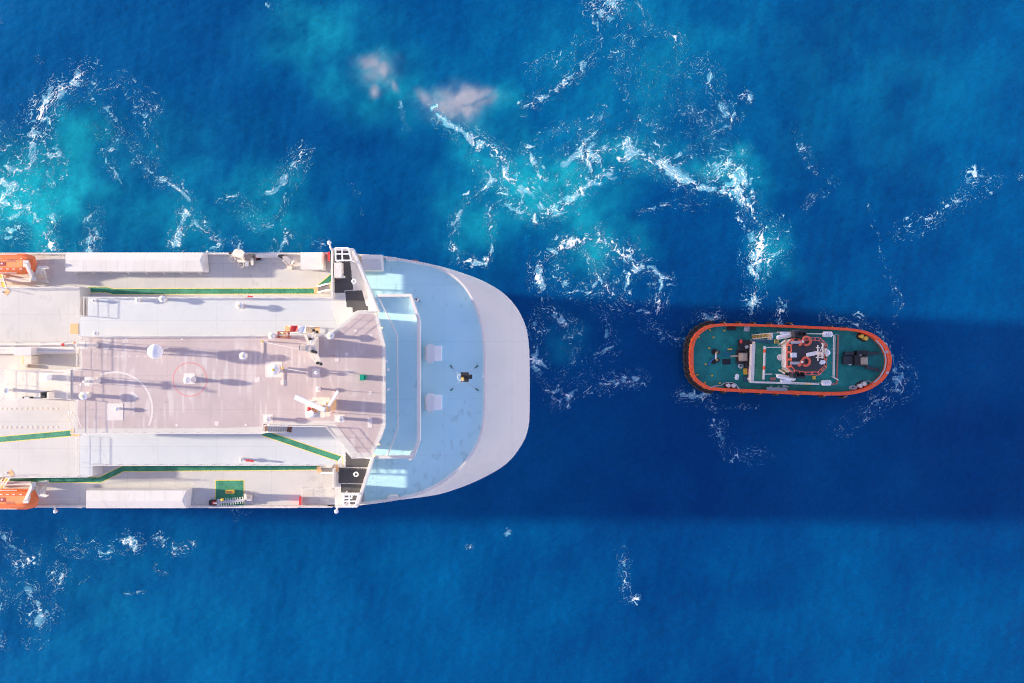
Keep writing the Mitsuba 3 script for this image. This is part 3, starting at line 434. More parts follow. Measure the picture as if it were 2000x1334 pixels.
# radar mast
t = thing('radar_mast', 'cream radar mast with two white scanners and a white drum', 'mast')
b = P(647, 790, C); x0, y0 = b[:2]
add('tower', loft([np.array([[x0 + .62 * sx * k, y0 + .62 * sy * k, z] for sx, sy in ((-1, -1), (1, -1), (1, 1), (-1, 1))]) for k, z in ((1, C), (.9, C + 3.2), (.5, C + 7), (.42, C + 8.2))], True), 'peach', t)
for z, w_ in ((C + 3.4, 1.1), (C + 5.6, 1.0), (C + 7.6, .85)): add('platform', prism_w(sg.box(x0 - w_ - .3, y0 - w_, x0 + w_ * .6, y0 + w_), z, z + .1), 'cream_paint', t)
for dx in (-.7, .6): add('spar', beam([x0 + dx, y0 - .8, C + 5.7], [x0 + dx, y0 + .9, C + 5.7], .16), 'cream_paint', t)
def bar(a, b_, z, w_, h_): return beam(P(*a, z), P(*b_, z), w_, h_)
r = add('radar_scanner', bar((576, 775), (634, 801), C + 9.2, .52, .34), 'white_gloss', t, label='long white radar scanner bar')
add('pedestal', lathe([[0, 0], [.22, 0], [.2, .9], [0, .9]], P(606, 788.5, C + 9.2) - [0, 0, 1.0], 12), 'white_paint', r)
r = add('radar_scanner', bar((660, 764), (641, 794), C + 5.9, .30, .26), 'white_gloss', t, label='short white radar scanner bar')
add('pedestal', lathe([[0, 0], [.18, 0], [.16, .5], [0, .5]], P(650.5, 779, C + 5.9) - [0, 0, .6], 12), 'white_paint', r)
add('arm', [beam([x0 - .3, y0 - .3, C + 7.4], P(606, 808, C + 7.4), .16), beam([x0 - .3, y0, C + 7.4], P(606, 788.5, C + 7.4), .16)], 'cream_paint', t)
add('drum', lathe([[0, 0], [.45, 0], [.45, .75], [.36, .9], [0, .92]], P(606, 808, C + 8.2) - [0, 0, .9], 20), 'white_gloss', t, smooth=40)
add('red_lamp', ball(P(603.5, 799.5, C + 8), .26, 2), 'red', t)
# wire spars
for (x0_, y0_), (x1, y1), h, lab in (((512, 667), (597, 684.5), 2.3, 'long thin white spar pointing at the signal mast'), ((552, 719), (603, 727.5), 1.9, 'short thin white spar over the shadow of the widest vent')):
    t = thing('antenna_spar', lab, 'antenna'); b = P(x0_ + 1, y0_, C)
    add('post', pipe([np.r_[P(x0_, y0_, C + h)[:2], C], P(x0_, y0_, C + h)], .07), 'white_paint', t); add('boom', rod(P(x0_, y0_, C + h), P(x1, y1, C + h), .06, 8, .03), 'white_paint', t)
    add('tip', ball(P(x0_, y0_, C + h + .1), .14, 2), 'yellow', t)
    add('foot_bar', beam(P(x0_, y0_, C + .1), P(x0_, y0_ + 34, C + .1), .07), 'white_paint', t)
for x, y, h in ((653, 695, 2.4), (655, 762, 2.2), (652, 806, 2.0)):
    add('whip_antenna', rod(P(x, y, C), P(x, y, C) + [-.1, .1, h], .05, 6, .02), 'rust_red', label={653: 'thin whip antenna between the signal mast and the radar mast', 655: 'thin whip antenna at the tip of the short radar scanner', 652: 'thin whip antenna above the vent below the radar mast'}[x], cat='antenna')
t = thing('side_light', 'bright green side light box at the right of the brown deck', 'lamp'); b = P(710, 737, C)
add('housing', [prism_w(sg.box(b[0] - .18, b[1] - .3, b[0] + .2, b[1] + .32), C, C + .95), prism_w(sg.box(b[0] + .2, b[1] - .22, b[0] + .38, b[1] + .22), C, C + .7)], 'green_light', t); add('lid', prism_w(sg.box(b[0] - .24, b[1] - .34, b[0] + .24, b[1] + .36), C + .95, C + 1.0), 'green_light', t)
# red cage winch, flag
t = thing('cage_winch', 'red-brown winch in a bar cage beside the flag', 'winch')
b = P(557, 654, C); fr = []
for dx in (-.6, .6):
    for dy in (-.38, .38): fr.append(beam(b + [dx, dy, 0], b + [dx, dy, 1.0], .09))
for z in (.3, .65, 1.0): fr += [beam(b + [-.6, s * .38, z], b + [.6, s * .38, z], .08) for s in (-1, 1)] + [beam(b + [s * .6, -.38, z], b + [s * .6, .38, z], .08) for s in (-1, 1)]
add('cage', fr, 'rust_red', t); add('drum', rod(b + [0, -.3, .5], b + [0, .3, .5], .3, 16), 'peach', t); add('motor', rod(b + [-.5, 0, .45], b + [-.2, 0, .45], .2, 12), 'rust_red', t)
t = thing('flag', 'red and white flag blowing over the stair on the upper pale deck', 'flag')
def cloth(x0, x1, y0, y1, z, n=14):
    us, vs = np.linspace(0, 1, n), np.linspace(0, 1, 8); pts = []
    for v in vs:
        for u in us:
            pts.append(P(x0 + (x1 - x0) * u, y0 + (y1 - y0) * v + 1.2 * math.sin(3 * u + v), z + .14 * math.sin(6 * u + 2 * v) + .1 * v))
    g = np.array(pts); i = np.arange(7)[:, None] * n + np.arange(n - 1); f = np.stack([i, i + 1, i + 1 + n, i + n], -1).reshape(-1, 4)
    m = trimesh.Trimesh(np.vstack([g, g - [0, 0, .015]]), np.vstack([f[:, [0, 1, 2]], f[:, [0, 2, 3]], f[:, [2, 1, 0]] + len(g), f[:, [3, 2, 0]] + len(g)]), process=False); return m
add('red_half', cloth(567, 582, 635, 647, C + .9), 'red', t, smooth=True); add('white_half', cloth(582, 597.5, 636, 650, C + .9), 'tarp_white', t, smooth=True)
add('staff', rod(np.r_[P(582, 652, C + .9)[:2], B], P(582, 635, C + 1.0), .05), 'white_paint', t)
# long casings on the side decks
def casing(name, label, x0, x1, ya, yr, yb, za, zr, zb, hip, cat='casing'):
    """hipped box: edges at rows ya and yb, ridge line at row yr"""
    pts = [P(x, y, z) for x, y, z in ((x0, ya, za), (x1, ya, za), (x0, yr, zr), (x1 - hip, yr, zr), (x0, yb, zb), (x1, yb, zb))]
    pts += [np.r_[p[:2], A + .25] for p in (pts[0], pts[1], pts[4], pts[5])]
    t = thing(name, label, cat); add('body', hull(pts), 'white_paint', t)
    u0, u1 = min(pts[0][0], pts[1][0]), max(pts[0][0], pts[1][0]); v0, v1 = sorted((pts[0][1], pts[4][1]))
    add('base_frame', prism_w(sg.box(u0 + .05, v0 + .1, u1 - .05, v1 - .1), A, A + .25), 'grey_paint', t)
    return t, (u0, u1, v0, v1)
t, (u0, u1, v0, v1) = casing('deck_casing', 'long white hipped casing on the upper side deck', 128, 397, 493, 508.5, 530, 31.7, 32.25, 32.15, 7)
for k in range(8): xx = u0 + .8 + k * (u1 - u0 - 1.6) / 7; add('bracket', beam([xx, v0 - .22, A + .6], [xx, v0 + .05, A + 1.5], .12, .1), 'white_paint', t)
for k in range(7): xx = u0 + (k + 1) * (u1 - u0) / 8; add('seam', hull([P(128 + (k + 1) * 33.6, y, z + .012) + [dx, 0, 0] for y, z in ((493.3, 31.7), (508.5, 32.25), (529.5, 32.15)) for dx in (-.05, .05)] + [P(128 + (k + 1) * 33.6, y, z - .05) for y, z in ((494, 31.7), (529, 32.15))]), 'white_paint', t)
t, (u0, u1, v0, v1) = casing('deck_casing', 'long white hipped casing on the lower side deck', 168, 364, 958, 979, 992.5, 32.15, 32.25, 31.6, 9)
for k in range(5): add('seam', hull([P(168 + (k + 1) * 31, y, z + .012) + [dx, 0, 0] for y, z in ((958.4, 32.15), (979, 32.25), (992, 31.6)) for dx in (-.05, .05)] + [P(168 + (k + 1) * 31, y, z - .05) for y, z in ((959, 32.15), (991, 31.6))]), 'white_paint', t)
casing('deck_locker', 'white gabled locker left of the upper bridge wing', 587, 631, 492.5, 504, 526, 31.7, 32.0, 31.95, 4, 'locker')
casing('deck_locker', 'grey-white gabled locker on the bow deck right of the upper bridge wing', 706, 746, 497.5, 506, 528, 31.75, 32.0, 31.95, 3, 'locker')
# hatch boxes on the bow deck
for y0, y1, lab in ((675.5, 705, 'white gabled hatch box on the bow deck, the upper one in the photo'), (772.5, 801, 'white gabled hatch box on the bow deck, the lower one in the photo')):
    t = thing('hatch_box', lab, 'hatch'); z = A + 1.5
    q = [P(833, y0, z - .12), P(833, y1, z - .12), P(849, y0, z), P(849, y1, z), P(862, y0, z - .25), P(862, y1, z - .25)]
    add('body', hull(q + [np.r_[p[:2], A] for p in (q[0], q[1], q[4], q[5])]), 'white_gloss', t)
    for (x0, ya, x1, yb) in ((835, y0 - 4, 846, y0 - .5), (835, y1 + .5, 846, y1 + 4), (830, y0 + 1, 833, y0 + 14), (830, y0 + 16, 833, y1 - 1)): add('flap', box(x0, ya, x1, yb, A + .35, A + .95), 'white_paint' if x0 < 832 else 'white_gloss', t)
# foremast
t = thing('foremast', 'black-topped foremast on the bow with a white hoop and four stays', 'mast')
b = P(909, 737, A); z = A + 6
add('column', lathe([[0, 0], [.3, 0], [.22, 6], [0, 6]], b, 12), 'cream_paint', t, smooth=40)
for (x0, ya, x1, yb), zz in (((900, 727, 915.5, 746), z), ((910, 731.5, 922, 740), z - .6)): add('platform', box(x0, ya, x1, yb, zz - .12, zz), 'black', t)
add('hoop', trimesh.creation.torus(.34, .03, 24, 8).apply_translation(P(899, 737, z - .2)), 'white_gloss', t)
add('lamp', lathe([[0, 0], [.16, 0], [.16, .3], [0, .36]], P(904, 738.5, z), 10), 'yellow', t); add('lamp', lathe([[0, 0], [.14, 0], [.14, .4], [0, .45]], P(902, 735, z), 10), 'black', t)
for x, y in ((880, 715), (932, 715), (881, 762), (933, 762)):
    e = P(x, y, A + .3); add('stay', rod(np.r_[b[:2], z - .3], e, .022, 6), 'steel', t); add('bottle_screw', rod(e + (np.r_[b[:2], z - .3] - e) * .06, e + (np.r_[b[:2], z - .3] - e) * .16, .075, 8), 'dark_steel', t); add('deck_eye', lathe([[0, 0], [.14, 0], [.08, .3], [0, .3]], np.r_[e[:2], A], 8), 'green_deck', t)
add('bow_light', lathe([[0, 0], [.14, 0], [.14, .25], [0, .3]], P(943.5, 735.5, A + 1.0), 10), 'white_gloss', label='single small lamp on the white rim at the very bow', cat='lamp')
# lifeboats and davits
def lifeboat(label, yc, half, xr, sgn, text):
    t = thing('lifeboat', label, 'lifeboat', None); z0, z1 = A + .6, A + 2.2; R = []
    xs = np.r_[xr - 124, xr - 118, xr - 100, xr - 60, xr - 26, xr - 12, xr - 5, xr]; wd = np.r_[.25, .6, .9, 1, 1, .82, .55, .12]
    for f, z in ((.45, z0), (.92, z0 + .7), (1.0, z1 - .4), (.95, z1 - .2), (.86, z1 - .15)):
        xx = np.minimum(xs, xr - 11 * (z1 - z)); up = [P(x, yc - half * w_ * f, z1) for x, w_ in zip(xx, wd)]; dn = [P(x, yc + half * w_ * f, z1) for x, w_ in zip(xx[::-1], wd[::-1])]
        R.append(np.array([np.r_[p[:2], z] for p in up + dn]))
    add('hull', loft(R, True), 'boat_orange', t, smooth=50)
    R = []
    for f, z, e in ((.86, z1 - .15, 0), (.80, z1 + .15, 3), (.60, z1 + .42, 12), (.42, z1 + .5, 22)):
        xx = np.clip(xs, xs[0] + e, xr - e * 1.3); up = [P(x, yc - half * w_ * f, z1) for x, w_ in zip(xx, wd)]; dn = [P(x, yc + half * w_ * f, z1) for x, w_ in zip(xx[::-1], wd[::-1])]
        R.append(np.array([np.r_[p[:2], z] for p in up + dn]))
    m = loft(R, True); top = R[-1]; n = len(top); top_m = prism_w(sg.Polygon(top[:, :2]).buffer(.01), z1 + .38, z1 + .505)
    add('canopy', [m, top_m], 'boat_orange', t, smooth=40)
    zt = z1 + .51
    add('roof_panel', prism(rect(xr - 118, yc - half * .36, xr - 27, yc + half * .36), zt, zt + .03), 'boat_canopy', t)
    h = add('hatch', prism([(-14, yc - 5), (10, yc - 4), (10, yc + 4.5), (-14, yc + 5)], zt + .03, zt + .07), 'boat_dark', t)
    add('star', [beam(P(1.5, yc, zt + .09), P(6, yc, zt + .09), .07, .03), beam(P(3.8, yc - 2.3, zt + .092), P(3.8, yc + 2.3, zt + .092), .07, .03)], 'white_gloss', h)
    for s in (-1, 1):
        for x in (0, 12, 24, 38): add('reflective_tape', box(x, yc + s * half * .5 - .7, x + 5, yc + s * half * .5 + .7, z1 + .42, z1 + .47), 'white_gloss', t)
        add('grab_rail', pipe([P(-40, yc + s * half * .88, z1 + .12), P(33, yc + s * half * .88, z1 + .12)], .05), 'white_paint', t)
    lt = meshkit.text_mesh(text, .34, .012, True); lt.apply_translation(np.r_[P(10.5, yc - 3.5 if sgn > 0 else yc + 9, zt + .03)[:2], zt + .031]); add('lettering', lt, 'rust_red', t)
    add('hook_frame', [beam(P(xr - 24, yc - 7, zt), P(xr - 24, yc + 7, zt), .12, .2)], 'white_paint', t)
    dv = thing('davit', f'white davit arms and braces holding the {"upper" if sgn > 0 else "lower"} lifeboat', 'davit'); k = sgn
    Y = lambda y: yc + k * y                                         # towards the middle of the ship is +
    add('arm', beam(P(51, Y(-3), A + 3.2), P(65.5, Y(29), A + 1.3), .38, .5), 'white_paint', dv); add('arm_head', beam(P(46, Y(-4), A + 3.3), P(56, Y(-4), A + 3.3), .3, .25), 'white_paint', dv)
    add('post', beam(P(66, Y(31), A), P(66, Y(29), A + 1.9), .5, .5), 'white_paint', dv)
    for p, q in (((67, 28, .9), (78, 6, 2.3)), ((74, 28, .5), (83, 8, 2.3)), ((90, 30, .2), (84, 8, 2.3)), ((79, 27, .4), (73, 12, 1.8))): add('brace', beam(P(p[0], Y(p[1]), A + p[2]), P(q[0], Y(q[1]), A + q[2]), .2, .26), 'white_paint', dv)
    add('web_plate', hull([P(*a) + [0, 0, dz] for a in ((78, Y(27), A + .6), (84, Y(27), A + .6), (83, Y(9), A + 2.2), (77, Y(14), A + 1.9)) for dz in (0, .08)]), 'cream_paint', dv)
    add('sheave', prism([(76, Y(5)), (88, Y(4)), (95, Y(8)), (86, Y(11)), (77, Y(10))], A + 2.3, A + 2.55), 'cream_paint', dv); add('foot_beam', beam(P(68, Y(31), A + .2), P(94, Y(35), A + .2), .4, .4), 'white_paint', dv)
    add('winch_platform', prism([(-40, Y(28)), (60, Y(28)), (60, Y(36)), (-40, Y(36))], A + .9, A + 1.0), 'white_paint', dv)
lifeboat('orange enclosed lifeboat lettered ZGAG, at the upper left edge of the ship', 515, 20.5, 71, 1, 'ZGAG')
lifeboat('orange enclosed lifeboat at the lower left edge of the ship', 976, 20.5, 75, -1, '2902')
# provisions crane and its neighbours on the upper side deck
t = thing('deck_crane', 'cream folded deck crane with handwheels on the upper side deck', 'crane')
add('column', lathe([[0, 0], [.55, 0], [.45, 1.1], [0, 1.15]], P(468, 495, A), 16), 'cream_paint', t, smooth=40)
add('jib', hull([P(*a) + [0, 0, dz] for a in ((449, 492.5, A + 1.8), (450, 496, A + 1.8), (477, 497, A + 1.9), (475, 503, A + 1.9)) for dz in (0, .35)]), 'cream_paint', t); add('jib', beam(P(452, 496, A + 1.4), P(476, 505, A + 1.4), .3, .4), 'cream_paint', t)
add('cab', hull([P(*a, A + dz) for a in ((462, 494), (466, 488), (472, 488), (478, 493), (476, 496), (464, 497)) for dz in (1.2, 2.1)]), 'cream_paint', t)
for x, y in ((454, 506), (471, 517)): w_ = add('handwheel', trimesh.creation.torus(.36, .035, 24, 8).apply_translation(P(x, y, A + 1.0)), 'cream_paint', t); add('hub', rod(P(x, y, A), P(x, y, A + 1.0), .09, 8), 'cream_paint', w_)
add('gear_box', box(463, 507, 478, 512, A + .2, A + 1.0), 'cream_paint', t); add('control_box', box(478, 510, 485, 520, A + .1, A + 1.1), 'grey_paint', t)
add('drum', hull([P(x, y, A + z) for x, y in ((489, 505), (492, 503), (495, 506), (495, 518), (490, 518)) for z in (.3, 1.2)]), 'cream_paint', t); add('hook', lathe([[0, 0], [.3, 0], [.3, .7], [0, .8]], P(493, 498, A + .2), 12), 'rope_tan', t); add('jib_tip', box(447, 491.5, 452, 496, A + 1.7, A + 2.2), 'black', t)
t = thing('tool_tray', 'grey tray holding a red and black device beside the deck crane', 'tray'); add('tray', box(499, 502, 513, 510, A, A + .25), 'grey_paint', t); add('device', box(500, 503, 508, 508, A + .25, A + .5), 'black', t); add('red_top', box(499.5, 502.5, 503, 505, A + .5, A + .65), 'red', t)
t = thing('stowed_boom', 'long white stowed boom lying along the upper ship edge', 'boom'); add('boom', rod(P(500, 500, A + .9), P(545, 499.5, A + .9), .22, 12), 'white_paint', t); add('cradle', box(543, 497.5, 549, 502, A, A + 1.2), 'black', t); add('cradle', box(498, 496.5, 508, 499, A, A + .9), 'black', t)
t = thing('small_davit', 'small cream davit with a pale triangular plate right of the deck crane', 'davit'); add('plate', hull([P(*a) + [0, 0, dz] for a in ((551, 501, A + 1.4), (560, 500, A + 1.4), (570, 508, A + .9), (564, 517, A + .5)) for dz in (0, .1)]), 'white_paint', t)
for p, q in (((553, 508), (564, 521)), ((575, 508), (565, 520)), ((564, 521), (572, 512))): add('strut', beam(P(*p, A + 1.2), P(*q, A + .3), .16), 'cream_paint', t)
add('post', beam(P(575, 509, A), P(575, 506, A + 1.7), .35), 'cream_paint', t); add('foot', box(561, 519, 569, 526, A, A + .45), 'cream_paint', t)
# accommodation ladder on the lower side deck
t = thing('gangway_ladder', 'grey folded gangway ladder with cross rungs on the green pad', 'gangway'); p, q = P(424, 981.5, A + .7), P(478, 976.5, A + .7)
add('spine', beam(p, q, .30, .12), 'grey_paint', t); d = (q - p) / np.linalg.norm(q - p); u = np.array([-d[1], d[0], 0])
for k in range(11): c = p + (q - p) * (k + .7) / 11.6; add('rung', beam(c - u * .42, c + u * .42, .08, .08), 'white_paint', t)
add('end_tray', box(408, 977.5, 423, 987.5, A, A + .6), 'black', t); add('control_head', [box(414, 980, 421, 985, A + .6, A + .85)], 'red', t); add('control_knob', box(417, 981.5, 423, 984.5, A + .85, A + 1.0), 'cream_paint', t); add('end_plate', box(423, 976, 427, 988, A, A + .65), 'grey_paint', t)
add('hoist', hull([P(x, y, A + z) for x, y in ((476, 965), (481, 964), (482, 976), (476, 976)) for z in (.3, 1.7)]), 'cream_paint', t); add('hoist_drum', rod(P(483, 972, A + .6), P(491, 972, A + .6), .4, 14), 'cream_paint', t); add('hoist_foot', box(478, 975, 493, 984, A, A + .3), 'grey_paint', t); add('lamp', ball(P(434, 976, A + 1.0), .2, 2), 'yellow', t)
t = thing('yellow_box', 'yellow box standing on the square green pad', 'box'); add('body', box(440, 958, 456, 964, A, A + .5), 'yellow', t); add('lid_strip', box(442, 959.8, 454, 962, A + .5, A + .52), 'rust_red', t)
for x, y0, y1, lab in ((640, 491, 510, 'red locker at the upper bridge wing'), (584, 969, 988, 'red locker beside the lower railing, left of the lower bridge wing')):
    t = thing('fire_locker', lab, 'locker'); add('cabinet', hull([P(xx, yy, A + z) for xx in (x, x + 4.5) for yy in (y0 + 1.5, y1 - 1.5) for z in (.1, 1.9)] + [P(x + 4.5, yy, A + 1.9) for yy in (y0, y1)]), 'red', t); add('handle', box(x - .6, (y0 + y1) / 2 - 1, x, (y0 + y1) / 2 + 1, A + 1.0, A + 1.3), 'steel', t)
for (x, y), (x2, y2), z, lab, r in (((643, 474), (647, 488), B + 1.2, 'white ball lamp on an arm beyond the upper bridge wing', 4.2), ((657, 999), (659.5, 990), B + 1.0, 'white ball lamp on an arm beyond the lower bridge wing', 4.2), ((108, 999), (106, 988), A + .9, 'white ball lamp on an arm right of the lower lifeboat', 3.8)):
    t = thing('ball_lamp', lab, 'lamp', 'ball lamps on arms over the ship side'); add('globe', ball(P(x, y, z), r / S(z), 2), 'white_gloss', t, smooth=True); add('arm', rod(P(x2, y2, z), P(x, y, z), .11), 'cream_paint', t); add('collar', lathe([[0, 0], [.2, 0], [.2, .12], [0, .12]], P(x, y, z) - [0, 0, r / S(z) + .1], 12), 'rust_red', t)
for x, y, z, lab in ((691.5, 549.5, B + 1.3, 'white lifebuoy on the upper bridge wing'), (695.5, 926.5, B + .5, 'white lifebuoy on the dark floor of the lower bridge wing')):
    add('lifebuoy', trimesh.creation.torus(.24, .085, 24, 10).apply_translation(P(x, y, z)), 'white_gloss', label=lab, cat='lifebuoy', smooth=True)
# boxes on the aft roof and the cream casing
t = thing('pipe_junction_box', 'large pale box over the pipes on the off-white roof deck', 'box'); add('body', box(27, 678.5, 60, 694, B, B + 2.0), 'white_paint', t); add('lid', box(34.5, 678, 60.5, 694.5, B + 2.0, B + 2.06), 'white_paint', t)
t = thing('ventilation_housing', 'pale housing with a yellow left edge below the pipes', 'housing'); add('body', box(46, 694.8, 61, 711, B, B + 1.5), 'cream_paint', t); add('edge', box(44.5, 694.8, 46.6, 710, B, B + 1.45), 'yellow', t); add('foot', box(48.5, 711.5, 53, 718, B, B + .6), 'grey_paint', t)
t = thing('white_locker', 'bright white locker on the cream casing', 'locker'); add('body', box(83, 732, 91, 743, C + .08, C + 1.2), 'white_gloss', t); add('lid', box(82.6, 731.6, 91.4, 743.4, C + 1.2, C + 1.25), 'white_gloss', t)
t = thing('exhaust_box', 'black exhaust outlet with a cream collar on the cream casing', 'exhaust'); add('outlet', box(79, 766, 87.5, 777.5, C + .08, C + 1.3), 'black', t); add('spout', box(87.5, 769.5, 91.5, 773, C + .08, C + 1.25), 'black', t); add('collar', box(91.5, 766, 95, 778, C + .08, C + 1.3), 'cream_paint', t); add('fan', rod(P(83, 770, C + 1.3), P(83, 770, C + 1.36), .13, 12), 'dark_steel', t)
t = thing('tool_tray', 'dark tray with a white tool at the lower edge of the cream casing', 'tray'); add('tray', box(43.5, 775, 62, 779.5, C + .08, C + .35), 'black', t); add('tool', box(47, 775.8, 57, 778, C + .35, C + .45), 'white_gloss', t)
t = thing('red_nozzle', 'small red fire nozzle on the upper pipe of the roof deck', 'nozzle'); add('nozzle', rod(P(121, 673, B + 1.0), P(124, 673.2, B + 1.0), .18, 10), 'red', t); add('stalk', rod(P(123, 673, B), P(123, 673, B + 1.0), .06), 'steel', t)
t = thing('red_nozzle', 'red fire nozzle at the lower railing of the pale roof deck', 'nozzle'); add('nozzle', rod(P(480, 899, B + .8), P(495, 900.5, B + .8), .13, 10), 'red', t); add('stalk', rod(P(486, 899.5, B), P(486, 899.5, B + .8), .06), 'dark_steel', t)
t = thing('red_nozzle', 'red fire nozzle at the upper railing of the pale roof deck', 'nozzle'); add('nozzle', rod(P(484, 579.5, B + .9), P(493, 580, B + .9), .13, 10), 'red', t); add('stalk', rod(P(480, 582, B), P(480, 582, B + .8), .08), 'rust_red', t)
t = thing('paddle_lamp', 'small white lamp on a peg beside the orange deck sockets', 'lamp'); add('peg', rod(P(139, 807, B), P(137, 806.5, B + 1.3), .05), 'rope_tan', t); add('lamp', ball(P(136.5, 806.5, B + 1.4), .2, 2), 'white_gloss', t)
t = thing('mooring_roller', 'small rust-red roller at the upper bow rim', 'roller'); add('base', box(803, 508, 816, 512, A, A + .3), 'rust_red', t)
for x in (806, 810, 814): add('roller', lathe([[0, 0], [.14, 0], [.1, .3], [.14, .55], [0, .55]], P(x, 510, A + .3), 10), 'rust_red', t)
# person on the bow deck
def person(label, x, y, z, face):
    """standing, slightly bent, white boiler suit; face: heading in degrees"""
    t = thing('person', label, 'person'); o = P(x, y, z); M = manifold3d.Manifold
    def chain(*js):
        out = []
        for (p, rp), (q, rq) in zip(js, js[1:]):
            out.append(M.batch_hull([M.sphere(rp, 14).translate(list(p)), M.sphere(rq, 14).translate(list(q))]))
        return out
    def mesh(ms, res=.03):
        m = ms[0]
        for k in ms[1:]: m = m + k
        m = m.refine_to_length(res).to_mesh(); tm = trimesh.Trimesh(m.vert_properties[:, :3], m.tri_verts); trimesh.smoothing.filter_taubin(tm, iterations=6)
        return tm.apply_transform(trimesh.transformations.rotation_matrix(math.radians(face), [0, 0, 1])).apply_translation(o)
    head = (.16, 0, 1.58)
    body = chain(((.06, 0, 1.38), .06), ((.11, 0, 1.46), .058)) + [M.sphere(.105, 18).scale([1.08, .82, 1.2]).translate(list(head)), M.sphere(.022, 8).translate([.275, 0, 1.57])]
    body += [M.sphere(.03, 8).scale([.5, .4, 1]).translate([.15, s * .09, 1.57]) for s in (-1, 1)] + chain(((.05, 0, 1.34), .09), ((0, 0, .95), .09))
    for s in (-1, 1):
        w_ = (.30, s * .27, .95); body += chain(((.03, s * .2, 1.32), .045), ((.08, s * .28, 1.08), .038), (w_, .03)) + chain((w_, .034), ((.36, s * .27, .92), .036))
        for k, L in enumerate((.070, .082, .076, .058)): y_ = s * .27 + (k - 1.5) * .019; body += chain(((.385, y_, .915), .009), ((.385 + L * .6, y_, .90), .0085), ((.385 + L, y_, .875), .008))
        body += chain(((.35, s * .245, .92), .011), ((.39, s * .225, .90), .010))
    add('body', mesh(body, .02), 'skin', t, smooth=True)
    shirt = chain(((.05, -.17, 1.34), .085), ((.05, .17, 1.34), .085)) + chain(((.05, 0, 1.33), .14), ((.0, 0, 1.05), .155), ((-.01, 0, .92), .15))
    for s in (-1, 1): shirt += chain(((.04, s * .19, 1.33), .075), ((.08, s * .28, 1.08), .056), ((.22, s * .275, .99), .048))
    add('shirt', mesh(shirt), 'cloth_white', t, smooth=True)
    tr = chain(((-.01, -.09, .93), .12), ((-.01, .09, .93), .12))
    for s in (-1, 1): tr += chain(((-.01, s * .1, .9), .1), ((.05 + .06 * s, s * .11, .5), .075), ((-.02 + .1 * s, s * .11, .1), .055))
    add('trousers', mesh(tr), 'cloth_dark', t, smooth=True)
    for s in (-1, 1): add('shoe', mesh([M.sphere(.06, 12).scale([1.9, .8, .9]).translate([.03 + .1 * s, s * .11, .055])]), 'black', t, smooth=True)
    add('hair', mesh([M.sphere(.112, 18).scale([1.05, .86, 1.0]).translate([.145, 0, 1.625])]), 'hair', t, smooth=True)
person('person in a white shirt and dark trousers standing on the bow deck', 817, 588, A, 120)
# ------------------------------------------------------------------ the tug
D, BW, BD, WH = 2.4, 3.6, 5.0, 7.7     # main deck, bulwark top, boat deck, foot of the wheelhouse windows
tug = thing('tugboat', 'orange-rimmed tugboat with green decks and an octagonal wheelhouse, in the big ship\'s shadow', 'tugboat')
def tp(name, mesh, m, parent=None, **k): return part(name, mesh, m, parent=parent or tug, **k)
TO = [(1395, 632), (1440, 631.5), (1500, 633.5), (1560, 635.5), (1650, 640), (1682, 643.5), (1703, 650), (1720, 661), (1733, 675), (1741, 691), (1743, 706), (1739, 723), (1730, 739), (1715, 752), (1696, 763), (1670, 770), (1640, 773), (1560, 771), (1480, 767.5), (1390, 763.5), (1374, 757), (1356, 743), (1349.5, 730), (1347, 700), (1348.5, 672), (1357, 653), (1374, 639)]
TI = [(1398, 638), (1440, 637.5), (1500, 639), (1560, 641.5), (1650, 645.5), (1680, 649), (1698, 655.5), (1714, 666), (1725, 679), (1732, 694), (1734, 706), (1731, 721), (1723, 735), (1709, 747), (1691, 757), (1668, 763.5), (1640, 766), (1565, 764), (1562, 763), (1480, 760.5), (1393, 757), (1379, 751), (1363, 740), (1356.5, 729), (1355, 700), (1356, 675), (1363, 658), (1378, 645)]
def smooth_loop(pts, z, n=160):
    q = np.array([P(x, y, z)[:2] for x, y in pts]); q = np.vstack([q, q[:1]])
    for _ in range(3):
        q = np.vstack([np.stack([q[:-1] * .75 + q[1:] * .25, q[:-1] * .25 + q[1:] * .75], 1).reshape(-1, 2)]); q = np.vstack([q, q[:1]])
    d = np.r_[0, np.cumsum(np.linalg.norm(np.diff(q, axis=0), axis=1))]; t = np.linspace(0, d[-1], n, endpoint=False)
    return np.stack([np.interp(t, d, q[:, 0]), np.interp(t, d, q[:, 1])], 1)
to, ti = smooth_loop(TO, BW), smooth_loop(TI, BW); ti = np.array(sg.Polygon(ti).buffer(.07).exterior.coords)[:-1]; cen = to.mean(0)
def shrink(f, z): return np.c_[cen + (to - cen) * f, np.full(len(to), z)]
tp('hull', loft([shrink(.90, -1.5), shrink(.955, .3), shrink(.985, 1.6), shrink(.998, BW - .12)], True), 'dark_steel', smooth=40, label='dark hull sides of the tug')
tp('bulwark', prism_w(sg.Polygon(to, [ti]), D - .05, BW), 'tug_orange', label='orange bulwark cap round the tug')
tp('main_deck', prism_w(sg.Polygon(ti).buffer(.12), D - .15, D), 'tug_green', label='dark green main deck of the tug')
ol = sg.Polygon(to).exterior
for k in range(46):
    p = ol.interpolate(k * ol.length / 46); c = np.array([p.x, p.y]); inn = sg.Polygon(ti).exterior; q = inn.interpolate(inn.project(p))
    tp('bulwark_mark', beam(np.r_[c * .75 + np.array([q.x, q.y]) * .25, BW + .012], np.r_[c * .35 + np.array([q.x, q.y]) * .65, BW + .012], .11, .03), 'rust_red')
